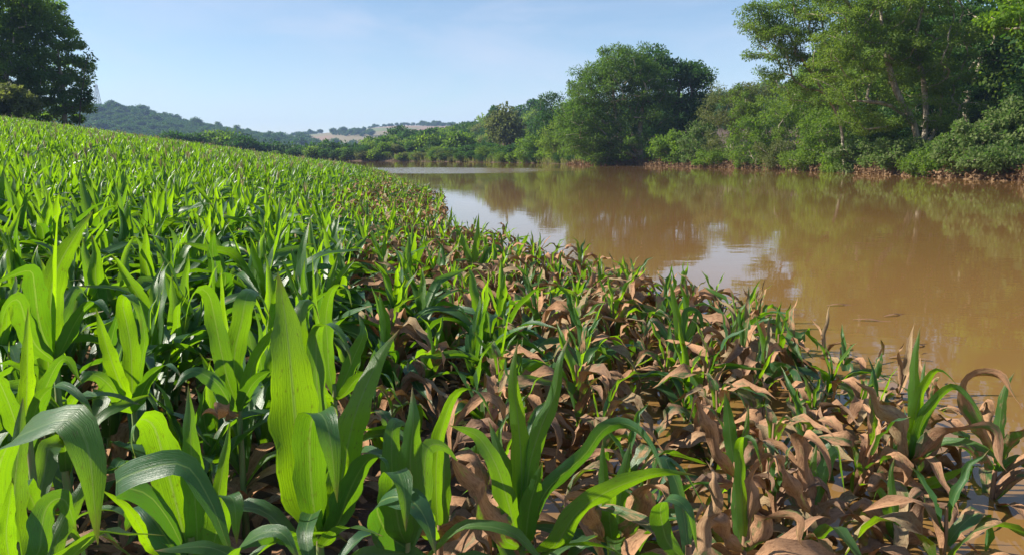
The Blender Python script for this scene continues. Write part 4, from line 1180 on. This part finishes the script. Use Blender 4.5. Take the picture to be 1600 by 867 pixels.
hero_xy = []
def build_hero(h):
    label, fpx, Y, leaves, st, group = h
    u = (fpx - 800) / FPX
    starts = np.array([unproj(l['pts'][0][0], l['pts'][0][1], Y - (l['pts'][0][2] if len(l['pts'][0]) > 2 else 0)) for l in leaves])
    fx = float(np.median(starts[:, 0])); g = float(H(fx, Y))
    foot = np.array((fx, Y, g))
    root = put('corn_plant', None, None, foot)
    tag(root, label, 'corn plant', group)
    mud0 = 0.4 if np.mean([l['mud'] for l in leaves]) < .3 else 0.8
    top = float(np.max(starts[:, 2])) + 0.05
    z = np.linspace(g - .05, max(top, g + .2), 7)
    hx = np.interp(z, [g, max(top, g + .2)], [fx, float(np.mean(starts[:, 0]))])
    V, F = tube(np.stack([hx, np.full(7, Y), z], 1) - foot, np.linspace(0.014, 0.008, 7), 8)
    put('stalk', mesh_of('stalk', V, F, M['stalk'], None, {'mud': ('POINT', np.full(len(V), mud0))}), root)
    for l, s in zip(leaves, starts):
        V, F, uv, mud = hero_leaf(l, Y)
        # clasp the leaf foot to the stalk
        V = V.copy()
        d = np.array((np.interp(s[2], z, hx), Y, s[2])) - s
        tt = uv[:, 1]
        V += d[None] * (np.clip(1 - tt / 0.22, 0, 1) ** 1.5)[:, None]
        put('leaf', mesh_of('leaf', V - foot, F, M['leaf'], uv, {'mud': ('POINT', mud_along(uv, mud))}), root)
    # a few drooped basal leaves close to the ground
    rg = np.random.default_rng(int(fpx * 7 + Y * 100))
    if Y < 3.4 and top - g > .25:
        for i in range(5):
            mh = rg.uniform(.25, .8)
            p = free_leaf(rg, (top - g) * mh, rg.uniform(0, 6.28), rg.uniform(.34, .5), rg.uniform(.022, .034), RAD(rg.uniform(48, 72)), RAD(rg.uniform(70, 130)), rg.choice([None, .4, .5]), (rg.normal(0, .5), rg.normal(0, .6)), 14, 5, rg.normal(0, .3), .03, .3, .15)
            md = rg.uniform(-.2, .2) if mud0 < .5 else rg.uniform(.2, 1.1)
            put('leaf', mesh_of('leaf', p[0], p[1], M['leaf'], p[2], {'mud': ('POINT', mud_along(p[2], md))}), root)
    for i in range(4):
        p = free_leaf(rg, 0.08 + .04 * i, i * 2.1 + rg.uniform(0, 1), rg.uniform(.32, .46), rg.uniform(.028, .04), RAD(rg.uniform(30, 55)), RAD(rg.uniform(70, 120)), .35, (rg.normal(0, .5), rg.normal(0, .6)), 12, 5, 0, 0.02)
        put('leaf', mesh_of('leaf', p[0], p[1], M['leaf'], p[2], {'mud': ('POINT', np.full(len(p[0]), rg.uniform(.5, 1.05)))}), root)
    hero_xy.append((fx, Y))
for h in heroes:
    build_hero(h)

# --- the rest of the crop: rows follow the shore line
rng = np.random.default_rng(5)
cand = []
for kx in range(0, 112):
    s0 = 0.10 + 0.52 * kx
    sp = 0.21
    yy = np.arange(1.3 + rng.uniform(0, .2), 79, sp)
    yy = yy + rng.normal(0, .05, len(yy))
    ss = s0 + rng.normal(0, .06, len(yy))
    xx = np.interp(yy, LY, LX) - ss
    cand.append(np.stack([xx, yy, ss], 1))
cand = np.concatenate(cand)
x, y, s = cand.T
u = x / np.maximum(y, .1)
keep = (u > -0.80) & (u < 0.78) & (y > 1.35)
far_thin = np.interp(y, [0, 20, 50, 80], [1.0, .95, .75, .65])
keep &= rng.random(len(x)) < far_thin
keep &= ~((s < 3.2) & (rng.random(len(x)) < np.interp(y, [0, 3, 8, 20], [.10, .10, .10, .06])))
EX = np.interp(y, [1.3, 2.0, 2.6, 3.0, 3.4, 3.9, 4.5], [.95, 1.05, 1.6, 1.9, 2.28, 2.55, 9])
keep &= (x < EX + .1 * np.sin(y * 9))
keep &= ~((np.sin(x * 2.1 + y * .7) + np.sin(y * 1.7 - x * 1.1) > 1.45) & (s > 4.5) & (rng.random(len(x)) < .6))
# the ragged outer rows standing in the water are thin
edge_n = np.sin(y * 1.9) * .35 + np.sin(y * 4.7 + 1) * .25
keep &= ~((s + edge_n * .6 < 0.45) & (rng.random(len(x)) < 0.55))
for hx, hy in hero_xy:
    d = np.hypot(x - hx, y - hy)
    block = (y < hy - .05) & (np.abs(u - hx / hy) < 0.055) & (y > hy - .8) & (hy < 3.4)
    keep &= ~((d < 0.13) | block)
keep &= ~((y < 1.6) & (rng.random(len(x)) < .4))
x, y, s = x[keep], y[keep], s[keep]
n = len(x)
bound = 3.25 + 0.45 * np.sin(y * 0.9 + 1) + 0.35 * np.sin(y * 2.3) - np.interp(y, [0, 2.5, 6, 20, 70], [.3, 0.1, 0.2, .6, 1.4]) + 1.1 * np.exp(-((y - 27) / 6) ** 2)
r01 = rng.random(n)
pm = np.interp(s - bound, [-1.0, -.3, .3, 1.4], [1.0, 0.88, 0.25, 0.0])
kind = np.where(r01 < pm, 1, 0)
kind = np.where((s < 0.55) & (rng.random(n) < .6), 2, kind)
kind = np.where((kind == 1) & (rng.random(n) < 0.03), 0, kind)
zg = H(x, y)
scl = rng.uniform(0.86, 1.14, n) * np.where(kind == 0, 1.0, np.where(kind == 1, 0.98, 0.95))
scl *= np.where((kind == 0), np.interp(y, [1.3, 2.2, 3.5, 6], [.74, .82, .90, .94]), 1.0)
scl *= np.where((kind == 1), np.interp(y, [1.5, 2.5, 4.5], [.74, .84, 1.0]), 1.0)
scl *= np.where((kind == 0), 1 - .22 * np.interp(s - bound, [-1, 1.5], [1, 0]), 1)
rotz = rng.uniform(0, 2 * pi, n)
tilt = rng.normal(0, .07, (n, 2)) * np.where(kind == 0, 1, 2.2)[:, None]

size = scl / np.hypot(x, y)
inview = (np.abs(x / y) < 0.70)
order = np.argsort(-(size * np.where(inview, 1, 0.02)))
N_IND = 300 - len(heroes) - 1
ind, rest = order[:N_IND], order[N_IND:]

rp = np.random.default_rng(8)
KN = ['green', 'mud', 'drowned']
protos = {k: [[(p[0], piece_mesh(p)) for p in corn_pieces(rp, k, 12, 5)] for _ in range(16 if k != 'drowned' else 5)] for k in KN}
LABELS = {0: 'healthy green corn plant in the dense crop on the dry side of the field',
          1: 'wilted corn plant with mud brown drooping leaves in the flooded strip',
          2: 'thin ragged half drowned corn plant at the edge of the water'}
GROUPS = {0: 'green corn plants', 1: 'mud coated corn plants', 2: 'half drowned corn plants'}
NICK = ['tall glowing wide-leaved plant', 'slim-speared plant with grey-green arching leaf', 'bright V-shaped plant', 'plant with single dark arching leaf', 'short bright muddy-skirted plant',
        'glossy blue-green curling plant', 'tall green-topped waterside plant', 'last bowing muddy plant at right', 'huge drooping leaf plant', 'silvery arching plant at lower left',
        'rounded grey-green plant at bottom edge', 'left edge plant with swept leaf', 'slim upright plant near left edge', 'stout plant with wide square-topped leaves', 'plant with folded leaf curl',
        'plant with pale hooked leaf', 'bright spear by far water', 'single green plant among muddy leaves', 'stiff speckled upright plant', 'green flag leaf plant', 'withered brown curled plant', 'low spread half sunk plant']
WHAT = {0: 'green corn plant', 1: 'wilted muddy corn plant', 2: 'ragged half drowned corn plant'}
HX = np.array(hero_xy)
buckets = {}
for i in ind:
    dx, dy = x[i] - HX[:, 0], y[i] - HX[:, 1]
    h = int(np.argmin(np.hypot(dx, dy)))
    a, b_ = dx[h], dy[h]
    rel = ('right of' if a > 0 else 'left of') if abs(a) > abs(b_) else ('behind' if b_ > 0 else 'in front of')
    buckets.setdefault((h, rel, int(kind[i])), []).append((math.hypot(a, b_), i))
NAMED = {}
ORD = ['nearest', 'second nearest', 'third nearest', 'fourth nearest', 'fifth nearest', 'sixth nearest']
for (h, rel, k), lst in buckets.items():
    for (d_, i), od in zip(sorted(lst), ORD):
        NAMED[i] = '%s %s %s the %s' % (od, WHAT[k], rel, NICK[h])
for i in ind:
    k = int(kind[i])
    pr = protos[KN[k]][int(rng.integers(len(protos[KN[k]])))]
    root = bpy.data.objects.new('corn_plant', None)
    COL.objects.link(root)
    root.location = (x[i], y[i], zg[i]); root.rotation_euler = (tilt[i, 0], tilt[i, 1], rotz[i]); root.scale = (scl[i],) * 3
    tag(root, NAMED.get(i, LABELS[k]), 'corn plant', GROUPS[k])
    for nm, me in pr:
        c = bpy.data.objects.new(nm, me); COL.objects.link(c); c.parent = root

def joined(rng, k, n, across, tassel=False):
    b = Bag()
    ps = corn_pieces(rng, k, n, across)
    for nm, V, F, uv, mud in ps:
        b.add(V, F, uv, mud_along(uv, mud) if nm == 'leaf' else mud)
    return b.mesh('corn', M['leaf'], 'mud')
rq = np.random.default_rng(9)
field_protos = [joined(rq, 'green', 10, 3) for _ in range(26)] + [joined(rq, 'mud', 10, 3) for _ in range(16)] + [joined(rq, 'drowned', 8, 3) for _ in range(4)]
pick = np.where(kind == 0, rng.integers(0, 26, n), np.where(kind == 1, rng.integers(26, 42, n), rng.integers(42, 46, n)))
scatter('corn_crop', np.stack([x, y, zg], 1)[rest], np.stack([tilt[:, 0], tilt[:, 1], rotz], 1)[rest], scl[rest], pick[rest], field_protos, 'stuff',
        'dense young corn crop covering the slope beyond the nearest rows', 'corn crop')
# tan tassels above part of the far crop
tb = [corn_tassel(np.random.default_rng(200 + i), 0.0).mesh('tassel', M['tassel']) for i in range(4)]
far = rest[(y[rest] > 13) & (kind[rest] == 0) & (rng.random(len(rest)) < .05)]
scatter('corn_tassels', np.stack([x, y, zg + 0.80 * scl], 1)[far], np.stack([tilt[:, 0], tilt[:, 1], rotz], 1)[far], scl[far] * 1.3, rng.integers(0, 4, len(far)), tb, 'stuff',
        'tan tassels rising above the far corn', 'tassels')

# --- fallen muddy leaves on the ground and at the water
rng = np.random.default_rng(33)
bag = Bag()
m = 2800
lx = rng.uniform(-5, 3, m); ly = 1.4 + 6.5 * rng.random(m) ** 1.3
for a, b_ in zip(lx, ly):
    if abs(a / b_) > .75 or left_s(a, b_) < 2.0 or a > np.interp(b_, [1.3, 2.6, 4], [.8, 1.2, 2.4]): continue
    V, F, uv = free_leaf(rng, .03, rng.uniform(0, 6.28), rng.uniform(.15, .4), rng.uniform(.015, .035), RAD(rng.uniform(5, 40)), RAD(rng.uniform(30, 90)), .4, (rng.normal(0, 1), rng.normal(0, 1)), 7, 3, rng.normal(0, .6), .012)
    bag.add(V + np.array((a, b_, max(float(H(a, b_)), -.01))), F, uv, rng.uniform(.7, 1.2))
tag(put('fallen_leaves', bag.mesh('fallen_leaves', M['leaf'], 'mud')), 'dead muddy corn leaves littering the ground between the plants', 'leaf litter', None, 'stuff')

for i, (px, py, L, az, lab) in enumerate([
        (1385, 560, .42, 0.2, 'dead leaf floating just behind the tall plant at the water edge'),
        (1330, 500, .40, -0.3, 'long dark leaf floating on the brown water right of the ragged stems'),
        (1420, 545, .34, 0.5, 'curled dead leaf floating beside the tall green spear'),
        (1460, 565, .30, 2.7, 'reddish dead leaf half sunk near the bowing plant'),
        (1290, 478, .38, 0.1, 'thin dark leaf drifting off the corn edge'),
        (1380, 495, .36, 0.35, 'outermost dark leaf drifting in the open brown water'),
        (1125, 462, .40, 0.3, 'twig of dead leaf poking out toward the pale reflection')]):
    p = unproj(px, py, 1); d = p - np.array((0, 0, CAMZ)); q = np.array((0, 0, CAMZ)) + d * (CAMZ / -d[2])
    rg = np.random.default_rng(400 + i)
    V, F, uv = free_leaf(rg, .004, az, L, .013, RAD(7), RAD(26), .4, (.3, .6), 10, 5, .5, -.008, .3, .2, 0.6, 0)
    o = put('floating_leaf', mesh_of('floating_leaf', V, F, M['leaf'], uv, {'mud': ('POINT', np.full(len(V), 1.1))}), None, (q[0], q[1], 0))
    tag(o, lab, 'leaf', 'dead leaves floating on the water')

# ------------------------------------------------------------------ haze
hz = NT('haze_air')
vol = hz.n('ShaderNodeVolumePrincipled')
vol.inputs['Color'].default_value = (0.42, 0.61, 1.0, 1)
vol.inputs['Density'].default_value = 0.00022
hz.t.links.new(vol.outputs[0], hz.out.inputs['Volume'])
a, b_, c0, c1, d0, d1 = -3300, 3300, -80, 3400, -8, 150
Vh = np.array([(px, py, pz) for pz in (d0, d1) for py in (c0, c1) for px in (a, b_)], float)
Fh = [(0, 2, 3, 1), (4, 5, 7, 6), (0, 1, 5, 4), (2, 6, 7, 3), (0, 4, 6, 2), (1, 3, 7, 5)]
tag(put('haze', mesh_of('haze', Vh, Fh, hz.m, smooth=False)), kind='stuff')
